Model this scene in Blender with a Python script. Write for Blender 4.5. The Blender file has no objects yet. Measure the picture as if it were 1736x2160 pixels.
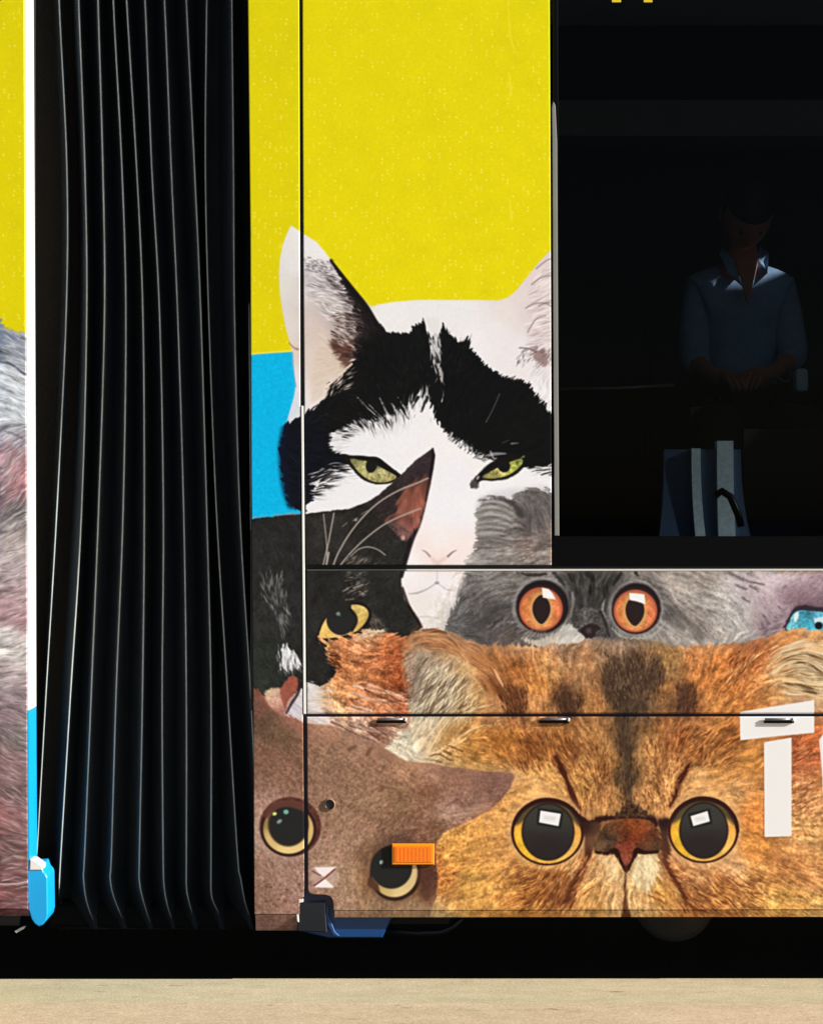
import bpy, bmesh, math
import numpy as np
from mathutils import Vector, Matrix
D = bpy.data; SC = bpy.context.scene; COL = SC.collection
R = math.radians

# ================================================================== camera, light
# 900 drawing units = 1 m on the side of the vehicle (plane y = 0); unit (868, 1080) lies straight ahead
CAMZ = 1.25; DIST = 5.0
cam = D.objects.new('camera', D.cameras.new('camera')); COL.objects.link(cam)
cam.location = (0, -DIST, CAMZ); cam.rotation_euler = (R(90), 0, 0)
cam.data.sensor_width = 36; cam.data.sensor_fit = 'AUTO'; cam.data.lens = 75.0
cam.data.clip_start = .1; cam.data.clip_end = 2000
SC.camera = cam
SUN = Vector((35, -11.5, 16)).normalized()          # direction towards the sun: low, far to the right
ELEV = math.asin(SUN.z)
world = D.worlds.new('World'); SC.world = world; world.use_nodes = True
wn = world.node_tree.nodes; wl = world.node_tree.links
sky = wn.new('ShaderNodeTexSky'); sky.sky_type = 'NISHITA'; sky.sun_disc = False
sky.sun_elevation = ELEV; sky.sun_rotation = math.atan2(SUN.x, SUN.y)
wl.new(sky.outputs[0], wn['Background'].inputs[0]); wn['Background'].inputs[1].default_value = .06
sun = D.objects.new('sun', D.lights.new('sun', 'SUN')); COL.objects.link(sun)
sun.data.energy = 4.6; sun.data.angle = R(.55); sun.data.color = (1, .965, .905)
sun.rotation_euler = SUN.to_track_quat('Z', 'Y').to_euler(); sun.location = (6, -3, 5)
vs = SC.view_settings; vs.view_transform = 'Standard'; vs.look = 'None'; vs.gamma = 1; vs.use_curve_mapping = False
vs.exposure = 0.64
import numpy as np
# ------------------------------------------------------------------ printed wrap
# The vinyl advert on the vehicle is flat print: it is drawn here stroke by stroke.
# Drawing units: 900 units = 1 m on the side of the vehicle, y downwards.
PS = 0.75
PW, PH = int(1760*PS), int(1960*PS)
rng = np.random.default_rng(11)

def resize(a, h, w):
    ys = np.linspace(0, a.shape[0]-1, h); xs = np.linspace(0, a.shape[1]-1, w)
    y0 = np.clip(ys.astype(int), 0, a.shape[0]-2) if a.shape[0] > 1 else np.zeros(h, int)
    x0 = np.clip(xs.astype(int), 0, a.shape[1]-2) if a.shape[1] > 1 else np.zeros(w, int)
    fy = (ys-y0)[:, None]; fx = (xs-x0)[None, :]
    if a.ndim == 3: fy = fy[..., None]; fx = fx[..., None]
    A = a[y0][:, x0]; B = a[y0][:, x0+1]; C_ = a[y0+1][:, x0]; D = a[y0+1][:, x0+1]
    return ((A*(1-fx)+B*fx)*(1-fy) + (C_*(1-fx)+D*fx)*fy).astype(np.float32)

def blur(a, n=1):
    for _ in range(n):
        a = (np.roll(a, 1, 0)+2*a+np.roll(a, -1, 0))/4
        a = (np.roll(a, 1, 1)+2*a+np.roll(a, -1, 1))/4
    return a

def norm(a): return ((a-a.mean())/a.std()).astype(np.float32)

def value_noise(cell, seed):
    r = np.random.default_rng(seed)
    return norm(resize(r.standard_normal((int(PH/cell)+3, int(PW/cell)+3)).astype(np.float32), PH, PW))

# which way the coat lies: x, y, degrees (0 = along x, 90 = straight down)
FLOW = [(600,520,80),(600,620,85),(680,560,20),(700,600,15),(680,680,10),(720,700,20),(670,780,160),(700,830,150),(740,790,150),
 (620,850,100),(600,960,60),(620,1040,20),(680,920,165),(660,1000,160),(700,1010,170),(720,930,175),(720,900,20),(760,870,60),(800,860,60),(840,860,75),
 (880,850,100),(905,820,95),(915,720,80),(860,720,60),(830,760,70),(780,720,70),(950,860,120),(960,900,120),(1000,940,135),(1050,940,160),(1100,940,170),
 (1150,970,0),(1130,1000,0),(960,750,120),(1020,780,130),(1080,830,130),(1130,860,130),(1150,800,110),(1140,700,165),(1130,620,160),(1150,570,150),(1100,760,140),
 (930,1100,90),(900,1250,90),(960,1250,100),(700,1150,120),(620,1150,70),(570,1220,80),(590,1290,80),(600,1380,85),(560,1400,60),(750,1220,150),(760,1260,150),
 (800,1280,60),(700,1370,40),(740,1400,20),(800,1400,10),(840,1360,160),(700,1460,10),(780,1460,12),(840,1470,15),(780,1540,30),(700,1510,20),
 (1030,1070,175),(1060,1100,0),(1040,1130,0),(1100,1160,150),(1020,1200,170),(1120,1080,70),(1000,1250,160),(1040,1280,155),(1060,1320,150),(1070,1240,165),
 (1140,1210,0),(1210,1230,60),(1240,1220,90),(1280,1230,120),(1220,1340,150),(1400,1230,20),(1430,1290,40),(1450,1330,45),(1480,1250,20),(1560,1220,30),(1600,1280,60),(1700,1240,150),
 (870,1345,150),(910,1350,20),(960,1365,30),(1000,1400,45),(1030,1440,50),(870,1430,95),(900,1420,110),(940,1420,125),(970,1440,130),(990,1480,145),(930,1480,120),(900,1500,115),
 (1010,1500,160),(880,1560,120),(920,1560,125),(960,1540,135),(860,1580,30),(950,1600,25),(1000,1580,20),(1060,1390,70),(1120,1420,80),(1100,1500,70),(1060,1570,60),(1120,1600,60),
 (1180,1400,80),(1200,1480,70),(1250,1430,85),(1330,1420,90),(1330,1500,90),(1400,1420,95),(1450,1450,110),(1500,1420,120),(1560,1400,125),(1560,1460,125),(1610,1390,130),
 (1640,1350,150),(1690,1345,165),(1720,1370,10),(1660,1400,165),(1710,1410,20),(1660,1450,10),(1720,1460,20),(1620,1470,160),
 (1180,1570,60),(1230,1600,60),(1200,1650,60),(1260,1660,100),(1320,1620,90),(1380,1640,80),(1420,1600,120),(1480,1580,140),(1540,1570,145),(1560,1620,155),(1500,1640,175),
 (1120,1650,170),(1060,1660,170),(1000,1720,170),(1040,1780,170),(960,1820,160),(1000,1870,155),(1060,1880,150),(1110,1850,150),(1160,1850,140),(1200,1850,125),(1180,1900,120),
 (1240,1860,125),(1280,1850,115),(1310,1890,95),(1350,1880,80),(1390,1870,50),(1430,1880,50),(1450,1840,30),(1500,1850,35),(1560,1850,30),(1620,1850,30),(1700,1860,25),(1520,1900,35),(1700,1900,20),
 (1590,1700,10),(1590,1770,20),(1700,1600,160),(1690,1700,160),(1700,1780,20),
 (560,1530,60),(620,1560,50),(700,1560,40),(760,1600,35),(850,1640,30),(950,1650,10),(1030,1650,5),(700,1650,60),(780,1700,140),(850,1720,150),(950,1700,160),(740,1770,120),(570,1850,60),(680,1850,90),
 (880,1900,110),(750,1880,80),(10,760,20),(30,850,25),(20,920,150),(30,1000,130),(30,1080,150),(30,1200,160),(30,1300,160),(20,1400,165),(30,1500,20),(20,1560,25),(20,1640,25),(20,1750,20),(30,1850,0)]

def flow_field():
    k = 16
    gy, gx = np.mgrid[0:int(1960/k)+1, 0:int(1760/k)+1].astype(np.float32)*k
    c = np.zeros_like(gx); s = np.zeros_like(gx); w = np.zeros_like(gx)
    for x, y, a in FLOW:
        ww = 1/((gx-x)**2+(gy-y)**2+300)**1.5
        t = np.radians(2*a); c += ww*np.cos(t); s += ww*np.sin(t)
    c = resize(c, PH, PW); s = resize(s, PH, PW)
    # slight waviness of the coat
    t = np.arctan2(s, c)/2 + 0.16*value_noise(22*PS, 5) + 0.10*value_noise(9*PS, 6)
    return np.cos(t).astype(np.float32), np.sin(t).astype(np.float32)
VX, VY = flow_field()

def smear(src, steps):
    acc = src.copy(); n = 1
    iy, ix = np.mgrid[0:PH, 0:PW].astype(np.float32)
    for sg in (1, -1):
        px = ix.copy(); py = iy.copy(); dx = VX*sg; dy = VY*sg
        for k in range(steps):
            px += dx; py += dy
            a = np.clip(px+.5, 0, PW-1).astype(np.int32); b = np.clip(py+.5, 0, PH-1).astype(np.int32)
            acc += src[b, a]; n += 1
            vx = VX[b, a]; vy = VY[b, a]; f = np.where(vx*dx+vy*dy < 0, -1, 1)
            dx = vx*f; dy = vy*f
    return acc/n
_n1 = blur(rng.standard_normal((PH, PW)).astype(np.float32), 1)
FINE = norm(smear(_n1, 6))
_n2 = blur(rng.standard_normal((PH, PW)).astype(np.float32), 5)
CLUMP = norm(smear(_n2, 14))
_n3 = blur(rng.standard_normal((PH, PW)).astype(np.float32), 2)
MOTT = norm(_n3)                                    # short mottled coat
SOFTN = value_noise(30*PS, 8); MIDN = value_noise(12*PS, 9)
TEX = {'fine': FINE, 'clump': CLUMP, 'mott': MOTT, 'mid': MIDN, 'soft': SOFTN}

img = np.zeros((PH, PW, 3), np.float32)

def spline(p, closed, n=5):
    p = np.array(p, float); N = len(p); out = []
    rngk = range(N) if closed else range(N-1)
    for i in rngk:
        if closed: a, b, c, d = p[i-1], p[i], p[(i+1) % N], p[(i+2) % N]
        else: a, b, c, d = p[max(i-1, 0)], p[i], p[i+1], p[min(i+2, N-1)]
        for t in np.arange(n)/n:
            out.append(.5*((2*b)+(c-a)*t+(2*a-5*b+4*c-d)*t*t+(3*b-a-3*c+d)*t**3))
    if not closed: out.append(p[-1])
    return np.array(out, np.float32)

def crop(P, m):
    x0 = max(int((P[:, 0].min()-m)*PS), 0); x1 = min(int((P[:, 0].max()+m)*PS)+2, PW)
    y0 = max(int((P[:, 1].min()-m)*PS), 0); y1 = min(int((P[:, 1].max()+m)*PS)+2, PH)
    if x1-x0 < 2 or y1-y0 < 2: return None
    return slice(y0, y1), slice(x0, x1)

def grid(sl, k):
    h = sl[0].stop-sl[0].start; w = sl[1].stop-sl[1].start
    gh = max(2, int(h/k)+1); gw = max(2, int(w/k)+1)
    y = (sl[0].start+np.linspace(0, h-1, gh))/PS; x = (sl[1].start+np.linspace(0, w-1, gw))/PS
    X, Y = np.meshgrid(x.astype(np.float32), y.astype(np.float32))
    return X, Y, h, w

def segdist(P, X, Y, wd=None):
    best = np.full(X.shape, 1e9, np.float32)
    for i in range(len(P)-1):
        ax, ay = P[i, :2]; bx, by = P[i+1, :2]; ex, ey = bx-ax, by-ay
        L = ex*ex+ey*ey+1e-9
        t = np.clip(((X-ax)*ex+(Y-ay)*ey)/L, 0, 1)
        d = np.sqrt((X-ax-t*ex)**2+(Y-ay-t*ey)**2)
        if wd is not None: d = d-(wd[i]+(wd[i+1]-wd[i])*t)
        np.minimum(best, d, out=best)
    return best

def sdf_poly(pts, margin, smooth=True):
    P = spline(pts, True, 4) if smooth else np.array(pts, np.float32)
    sl = crop(P, margin)
    size = max(np.ptp(P[:, 0]), np.ptp(P[:, 1])); k = 3 if size > 150 else (2 if size > 60 else 1)
    X, Y, h, w = grid(sl, k)
    Q = np.vstack([P, P[:1]])
    d = segdist(Q, X, Y); ins = np.zeros(X.shape, bool)
    for i in range(len(Q)-1):
        ax, ay = Q[i]; bx, by = Q[i+1]
        if ay == by: continue
        ins ^= ((ay > Y) != (by > Y)) & (X < (bx-ax)*(Y-ay)/(by-ay)+ax)
    return sl, resize(np.where(ins, d, -d), h, w)

def colour_field(cp, sl, p=2.0, s=15):
    X, Y, h, w = grid(sl, 8)
    acc = np.zeros(X.shape+(3,), np.float32); W_ = np.zeros(X.shape, np.float32)
    for c in cp:
        ww = 1/((X-c[0])**2+(Y-c[1])**2+s*s)**p
        acc += ww[..., None]*np.array(c[2:5], np.float32); W_ += ww
    return resize(acc/W_[..., None], h, w)

def paint(sl, m, col, tex=()):
    if isinstance(col, list): col = colour_field(col, sl)
    else: col = np.array(col, np.float32)[None, None, :]
    f = np.ones(m.shape, np.float32)
    for name, a in tex: f = f+a*TEX[name][sl]
    c = col*np.clip(f, .15, 2.2)[..., None]
    img[sl] = img[sl]*(1-m[..., None])+c*m[..., None]

def ss(x): x = np.clip(x, 0, 1); return x*x*(3-2*x)

def fill(pts, col, soft=1.6, fur=0, tex=(), alpha=1, smooth=True, furtex='fine'):
    r = sdf_poly(pts, soft*2+fur*3+4, smooth)
    sl, sd = r
    if fur: sd = sd+fur*(.7*TEX[furtex][sl]+.5*CLUMP[sl])
    paint(sl, ss(sd/(2*soft)+.5)*alpha, col, tex)

def stroke(pts, w, col, alpha=1, soft=1.3, fur=0, tex=(), n=5):
    """pts: (x, y) or (x, y, half width)"""
    p = np.array(pts, float)
    if p.shape[1] == 2: p = np.hstack([p, np.full((len(p), 1), w)])
    P = spline(p, False, n); sl = crop(P, P[:, 2].max()+soft*2+fur*3+3)
    if sl is None: return
    big = max(np.ptp(P[:, 0]), np.ptp(P[:, 1])) > 200 and w > 6
    X, Y, h, ww = grid(sl, 2 if big else 1)
    sd = -resize(segdist(P, X, Y, P[:, 2]), h, ww)
    if fur: sd = sd+fur*(.7*FINE[sl]+.5*CLUMP[sl])
    paint(sl, ss(sd/(2*soft)+.5)*alpha, col, tex)

def ellipse(cx, cy, rx, ry, col, soft=1.3, rot=0, tex=(), alpha=1, fur=0, n=28):
    t = np.linspace(0, 2*np.pi, n, endpoint=False); a = np.radians(rot)
    x = rx*np.cos(t); y = ry*np.sin(t)
    pts = np.stack([cx+x*np.cos(a)-y*np.sin(a), cy+x*np.sin(a)+y*np.cos(a)], 1)
    fill(pts, col, soft, fur, tex, alpha)

def hairs(n, area, length, col, alpha=.8, seed=0, jitter=0, width=1.0, bend=0.0, ang=None, rel=None):
    """many single hairs that follow the coat; area = polygon the roots lie in"""
    r = np.random.default_rng(seed+77)
    A = np.array(area, float); x0, y0 = A.min(0); x1, y1 = A.max(0)
    k = n*4; X = r.uniform(x0, x1, k); Y = r.uniform(y0, y1, k); ins = np.zeros(k, bool)
    for i in range(len(A)):
        ax, ay = A[i]; bx, by = A[(i+1) % len(A)]
        if ay != by: ins ^= ((ay > Y) != (by > Y)) & (X < (bx-ax)*(Y-ay)/(by-ay)+ax)
    X = X[ins][:n]*PS; Y = Y[ins][:n]*PS; n = len(X)
    if not n: return
    L = length*PS*r.uniform(.55, 1.25, n); steps = 0
    if rel: col = [(v**.75, v**1.08, v**1.25) if v < 1 else (v, v, v**.95) for v in rel]
    cols = np.array(col, float).reshape(-1, 3)[r.integers(0, len(np.array(col, float).reshape(-1, 3)), n)]
    cols = cols*r.uniform(.88, 1.12, (n, 1)) if not rel else cols*r.uniform(.93, 1.07, (n, 1))
    ix = np.clip(X, 0, PW-1).astype(int); iy = np.clip(Y, 0, PH-1).astype(int)
    if ang is None: th = np.arctan2(VY[iy, ix], VX[iy, ix])
    else: th = np.full(n, np.radians(ang))
    th = th+r.normal(0, 1, n)*np.radians(jitter); dx = np.cos(th); dy = np.sin(th)
    cur = r.normal(0, 1, n)*np.radians(bend)
    M = int(length*PS*1.3)+3
    bx0 = max(int(X.min())-M, 0); bx1 = min(int(X.max())+M, PW); by0 = max(int(Y.min())-M, 0); by1 = min(int(Y.max())+M, PH)
    bw, bh = bx1-bx0, by1-by0; N_ = bw*bh
    cov = np.zeros(N_); cc = np.zeros((3, N_))
    al = alpha*r.uniform(.5, 1, n); I = []; V = []; K = []; kk = np.arange(n)
    STEP = .9
    for s in range(int(L.max()/STEP)+1):
        t = s*STEP/L; live = (t < 1) & (X > bx0+1) & (Y > by0+1) & (X < bx1-2) & (Y < by1-2)
        a = al*np.clip(np.minimum(t*5, (1-t)*2.2), 0, 1)*STEP*width
        xi = np.floor(X).astype(int); yi = np.floor(Y).astype(int); fx = X-xi; fy = Y-yi
        for ox, oy, q in ((0, 0, (1-fx)*(1-fy)), (1, 0, fx*(1-fy)), (0, 1, (1-fx)*fy), (1, 1, fx*fy)):
            I.append(((yi-by0+oy)*bw+xi-bx0+ox)[live]); V.append((a*q)[live]); K.append(kk[live])
        if ang is None:
            xi = np.clip(xi, 0, PW-1); yi = np.clip(yi, 0, PH-1)
            vx = VX[yi, xi]; vy = VY[yi, xi]; f = np.where(vx*dx+vy*dy < 0, -1, 1)
            dx = .65*dx+.35*vx*f; dy = .65*dy+.35*vy*f
        c_, s_ = np.cos(cur), np.sin(cur); dx, dy = dx*c_-dy*s_, dx*s_+dy*c_
        X = X+dx*STEP; Y = Y+dy*STEP
    I = np.concatenate(I); V = np.concatenate(V); K = np.concatenate(K)
    cov = np.bincount(I, V, N_)
    for j in range(3): cc[j] = np.bincount(I, V*cols[K, j], N_)
    m = np.clip(cov, 0, 1).reshape(bh, bw).astype(np.float32)[..., None]
    c = (cc/np.maximum(cov, 1e-6)).reshape(3, bh, bw).transpose(1, 2, 0).astype(np.float32)
    if rel: c = c*img[by0:by1, bx0:bx1]
    img[by0:by1, bx0:bx1] = img[by0:by1, bx0:bx1]*(1-m)+c*m
# ---- yellow and blue ground
img[:] = np.array([226, 213, 6], np.float32)
sl_ = (slice(0, PH), slice(0, int(642*PS))); img[sl_] *= np.array([.975, .975, .9], np.float32)
img *= (1+.005*SOFTN+.006*MOTT)[..., None]
# pale pin dots of the perforated film
_r = np.random.default_rng(4)
for X0 in list(range(8, 60, 11))+list(np.arange(536, 640, 11.3))+list(np.arange(652, 1164, 11)):
    kcol = int(_r.integers(0, 6)); y = 6+kcol*11.5
    while y < 770:
        if _r.random() < .72:
            bright = _r.uniform(.2, .62)
            for q in range(_r.integers(1, 3)):
                ellipse(X0+_r.normal(0, 1), y+q*7.5+_r.normal(0, 1), 1.8, 2.4, (255, 246, 150), 1.2, alpha=bright, n=8)
        y += 34 if _r.random() < .75 else 68
# faint pale streaks on the yellow
stroke([(1072,0,1),(1076,80,2),(1092,118,1)], 2, (240,230,60), .5, 2)
stroke([(1073,155,1.5),(1077,200,2)], 2, (240,232,80), .6, 2)
stroke([(1074,420,1),(1078,462,2)], 2, (240,232,80), .6, 2)
fill([(505,750),(560,745),(625,741),(680,735),(690,1110),(505,1110)], (2,178,232), 1.2, tex=(('mott',.02),), smooth=False)
stroke([(505,748.5),(560,743.5),(622,739)], 1.6, (240,235,150), .6, 1.2)

fill([(505,1420),(720,1400),(900,1300),(900,1200),(1000,1200),(1760,1190),(1760,1960),(505,1960)], [(560,1490,150,100,84),(640,1510,200,180,176),(720,1500,200,160,130),(880,1300,222,216,212),(900,1500,190,170,140),(1300,1400,120,95,70)], 2, smooth=False)

fill([(835,1180),(905,1180),(905,1345),(835,1345)], (214,208,204), 1, smooth=False)
# ---- white and black cat, white coat first
WHITE = [(600,520,222,220,216),(595,600,216,214,206),(610,690,214,208,202),(628,560,224,222,222),(640,500,228,226,226),(665,525,230,228,228),(690,545,232,230,232),
 (660,580,186,180,184),(680,590,178,172,178),(710,610,170,160,162),(670,640,196,184,180),(700,640,190,180,178),(640,620,214,208,208),(660,700,206,190,182),(720,680,180,165,160),
 (650,760,212,198,190),(670,790,214,198,186),(700,760,205,188,172),(690,820,222,210,200),(655,840,226,220,218),(622,800,218,216,222),(615,850,205,212,224),
 (820,660,230,229,230),(900,645,226,226,228),(960,660,228,227,228),(1000,720,232,230,233),(1040,700,228,224,226),(1070,660,224,216,214),(1090,620,222,210,208),
 (1110,660,216,204,204),(1130,600,220,206,204),(1150,550,216,204,202),(1140,700,222,212,212),(1110,740,228,224,226),(1150,780,226,218,220),(1160,820,232,228,230),
 (860,920,230,230,234),(940,940,232,230,232),(960,1000,230,230,238),(940,1080,230,231,240),(930,1140,236,228,228),(900,1170,234,220,218),(925,1180,234,216,212),
 (960,1160,234,222,220),(870,1190,236,233,236),(930,1230,230,226,230),(900,1280,226,221,218),(940,1300,214,208,204),(760,940,228,229,234),(720,1030,228,229,234),
 (1010,960,232,230,230),(1130,1010,230,230,234),(1060,1030,232,232,236),(990,1060,232,232,238)]
fill([(613,474),(604,494),(596,516),(590,545),(588,580),(590,620),(595,655),(602,690),(611,722),(616,742),(617,765),(620,795),(623,815),(619,838),(611,865),(604,890),
 (620,960),(640,1090),(700,1110),(820,1100),(870,1330),(960,1350),(1030,1200),(1200,1080),(1200,470),(1163,524),(1136,552),(1110,584),(1088,612),(1070,627),(1050,633),(1000,632),(940,632),
 (880,632),(830,636),(800,641),(782,646),(740,602),(703,556),(690,537),(668,510),(644,495)], [(x, y, min(r+4, 238), min(g+4, 238), min(b+6, 243)) for x, y, r, g, b in WHITE], 2.0, tex=(('mott',.005),), smooth=False)
# ear rim shadow and cast line by blue
stroke([(617,742,.6),(620,790,1),(624,815,1)], 1, (20,90,150), .5, 1.2)
stroke([(609,722,1),(620,733,1.5),(628,736,2.5)], 1.5, (150,90,85), .7, 1.4)
# hairs in the left ear
EAR = [(640,545),(690,550),(735,620),(760,690),(730,720),(680,660),(640,620)]
hairs(420, EAR, 22, [(110,98,104),(130,120,124),(90,80,84)], .55, 1, 14)
hairs(500, [(640,530),(690,545),(740,640),(740,700),(700,690),(650,640)], 24, [(238,234,234),(225,218,218)], .6, 2, 12)
hairs(120, [(640,540),(700,548),(700,580),(640,570)], 9, [(70,60,70)], .6, 3, 25)
hairs(160, [(690,660),(750,660),(745,760),(700,760)], 16, [(50,35,32),(90,60,50)], .9, 4, 14)
fill([(695,720),(725,722),(745,735),(742,765),(725,775),(712,752),(700,742)], (70,38,30), 5, 4, alpha=.8)
fill([(655,845),(660,780),(672,700),(690,705),(696,735),(710,760),(730,780),(700,800),(686,820),(680,838)], (212,196,182), 8, 2, alpha=.7, tex=(('fine',.02),))
# hairs in the right ear
hairs(330, [(1110,610),(1165,540),(1165,760),(1100,740)], 34, [(190,172,178),(200,186,188),(176,156,162)], .6, 5, 12)
hairs(200, [(1110,600),(1165,530),(1165,700),(1100,700)], 30, [(238,230,230)], .6, 6, 12)
for p in ([(1120,600),(1140,585),(1164,580)],[(1135,645),(1150,640),(1166,648)],[(1130,566),(1150,550),(1163,545)],[(1108,650),(1125,640),(1160,638)],[(1112,700),(1130,672),(1150,665)]):
    stroke(p, 1.3, (120,100,106), .7, 1.3)
hairs(60, [(1105,735),(1160,740),(1160,775),(1070,775)], 14, [(110,95,95),(80,60,60)], .8, 7, 30)
fill([(1122,738),(1140,735),(1156,748),(1145,768),(1132,758)], (120,92,90), 5, 5, alpha=.7)
stroke([(1095,733),(1115,735),(1130,742)], 1.5, (100,86,86), .8, 1.5)

# ---- black patches
BLK = [(700,600,26,20,22),(800,760,12,12,12),(1000,800,9,9,10),(620,960,10,12,22),(760,860,15,14,14),(1100,900,10,10,10),(740,680,30,24,24)]
fill([(696,547),(715,572),(740,603),(768,640),(782,662),(793,683),(803,692),(815,699),(830,701),(853,703),(868,695),(882,682),(896,672),(901,690),(908,715),(914,740),
 (918,780),(922,800),(922,760),(920,720),(928,695),(932,682),(947,697),(962,716),(978,720),(985,713),(992,732),(1012,756),(1025,768),(1042,780),(1060,793),(1078,801),(1092,797),(1110,805),
 (1126,822),(1142,842),(1156,862),(1166,880),(1200,910),(1200,988),(1166,985),(1140,985),(1118,990),(1090,985),(1068,975),(1040,972),(1022,968),(1005,960),(992,948),(984,938),(972,930),(960,922),(944,912),
 (930,898),(920,880),(916,862),(917,845),(912,838),(900,848),(886,838),(874,852),(864,846),(850,868),(838,862),(828,880),(815,872),(803,888),(780,884),(755,886),(738,892),(722,904),
 (706,914),(697,930),(700,944),(716,956),(735,963),(760,962),(740,992),(722,984),(704,986),(690,996),(676,1004),(664,1020),(660,1042),(654,1056),(644,1078),(622,1075),(610,1066),(603,1040),(597,1005),(592,970),(591,940),(595,915),
 (604,897),(614,886),(636,876),(655,862),(672,852),(685,835),(688,818),(702,806),(722,796),(732,782),(742,768),(746,745),(744,720),(752,700),(748,670),(740,640),(728,610),(712,580)],
 BLK, 1.8, 3, tex=(('fine',.18),), smooth=False)
# soft blurred left outline against the blue
stroke([(600,905,7),(595,940,8),(596,980,8),(602,1030,8),(612,1066,6)], 8, (8,16,40), .75, 7)
# coat fringes
W_ = [(232,232,236),(222,222,228),(205,205,212)]; K_ = [(12,12,14),(20,18,20)]
hairs(230, [(735,885),(790,880),(830,860),(880,845),(930,830),(935,850),(880,875),(820,900),(740,905)], 30, W_, .95, 8, 9, width=1.5)
hairs(170, [(690,915),(735,890),(740,905),(715,930),(705,960),(690,945)], 28, W_, .95, 9, 12, width=1.5)
hairs(120, [(700,905),(745,880),(800,870),(870,845),(880,855),(830,885),(760,900),(715,925)], 22, K_, .95, 10, 12)
hairs(140, [(645,1000),(700,975),(745,980),(740,1010),(690,1030),(650,1060)], 34, W_, .9, 11, 8, width=1.5)
hairs(90, [(645,1000),(700,980),(730,990),(690,1020),(650,1050)], 30, K_, .95, 12, 8, width=1.5)
hairs(90, [(1100,785),(1165,800),(1166,880),(1130,850)], 26, W_, .95, 13, 10, width=1.6)
hairs(110, [(930,895),(960,915),(1000,945),(1040,965),(1040,985),(990,965),(940,925),(925,900)], 14, K_, .9, 14, 25)
hairs(60, [(960,925),(1010,955),(1045,975),(1030,985),(985,960)], 12, W_, .8, 15, 30)
hairs(60, [(1115,985),(1165,980),(1165,1015),(1120,1005)], 34, W_, .85, 16, 8)
hairs(26, [(1110,985),(1165,985),(1165,1010),(1120,1000)], 26, K_, .9, 17, 8)
hairs(70, [(680,790),(740,780),(735,815),(680,850)], 18, [(215,200,190)], .9, 18, 20)
for q in ([(755,838),(785,868),(808,888)],[(800,838),(812,865),(828,885)],[(840,838),(850,858),(857,880)],[(772,846),(796,872),(815,886)],[(826,850),(836,870),(840,884)]):
    stroke([(a,b,w) for (a,b),w in zip(q,(.6,1.6,2.6))], 1.5, (210,210,216), .8, 1.2, 1)
for q in ([(880,838),(868,862)],[(900,838),(888,868)],[(846,860),(862,884)],[(925,832),(905,862)],[(800,868),(822,896)],[(780,872),(800,894)]):
    stroke([(a,b,w) for (a,b),w in zip(q,(4,.8))], 2, (14,14,16), .9, 1.2, 1)
hairs(60, [(650,880),(900,750),(1000,880),(700,930)], 14, [(60,58,60),(80,76,76)], .5, 19, 15)
# white blaze between the ears
fill([(906,712),(924,712),(934,760),(932,830),(918,850),(906,830)], (12,12,13), 2.5, 3)
fill([(895,676),(904,668),(915,670),(926,680),(930,690),(925,700),(921,716),(915,722),(910,708),(903,694)], (224,223,227), 2.2, 3)
WS = [(226,226,230),(190,190,194),(150,150,154)]
hairs(60, [(902,700),(926,700),(930,750),(910,750)], 24, WS, .9, 500, 8, width=1.5, ang=80)
hairs(22, [(910,748),(924,748),(934,806),(924,806)], 16, WS, .85, 501, 12, width=1.4, ang=76)
stroke([(914,718,3.2),(920,742,2.2),(925,752,.8)], 4, (206,206,210), .9, 1.6, 2); stroke([(924,768,.8),(930,788,2.6),(934,802,1.2)], 3, (186,184,184), .8, 1.6, 2)
hairs(60, [(880,690),(1000,720),(960,800),(880,780)], 16, [(44,44,48),(34,34,38)], .6, 502, 10)
# outer edge of the dark ear, and its hairs
stroke([(698,550,3),(740,606,5),(770,645,6),(790,678,6),(806,696,4)], 5, (18,14,16), .95, 1.6)
hairs(160, [(700,575),(735,610),(770,670),(770,720),(735,640),(700,600)], 22, [(40,32,34),(70,60,62),(150,140,142)], .8, 503, 12, ang=200)
hairs(110, [(735,650),(765,680),(765,760),(735,760)], 20, [(28,20,20),(110,90,86),(60,40,36)], .85, 504, 14, ang=195)
stroke([(1053,830),(1040,860),(1024,890)], 1.0, (110,108,106), .75, 1.2)
# ---- left eye
fill([(722,962),(745,960),(775,962),(800,971),(822,985),(846,1001),(838,1012),(818,1020),(795,1021),(775,1016),(755,1003),(742,988)], (20,16,12), 1.6, .5)
fill([(738,967),(760,970),(780,974),(800,984),(815,992),(836,1005),(820,1015),(800,1017),(780,1013),(762,1001),(748,986)], [(745,972,120,118,78),(765,990,172,168,112),(790,1010,166,160,104),(820,1008,162,152,104),(806,995,184,180,126)], 1.5, tex=(('mid',.08),('mott',.12)))
ellipse(783, 981, 12, 16, (24,22,20), 2, 15)
stroke([(733,963,2),(765,966,2.5),(792,968,5),(812,980,4),(843,1003,2)], 3, (16,13,14), 1, 1.2)
stroke([(850,1000),(836,1012),(826,1020)], 1.6, (214,190,180), .8, 1.2)
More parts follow.
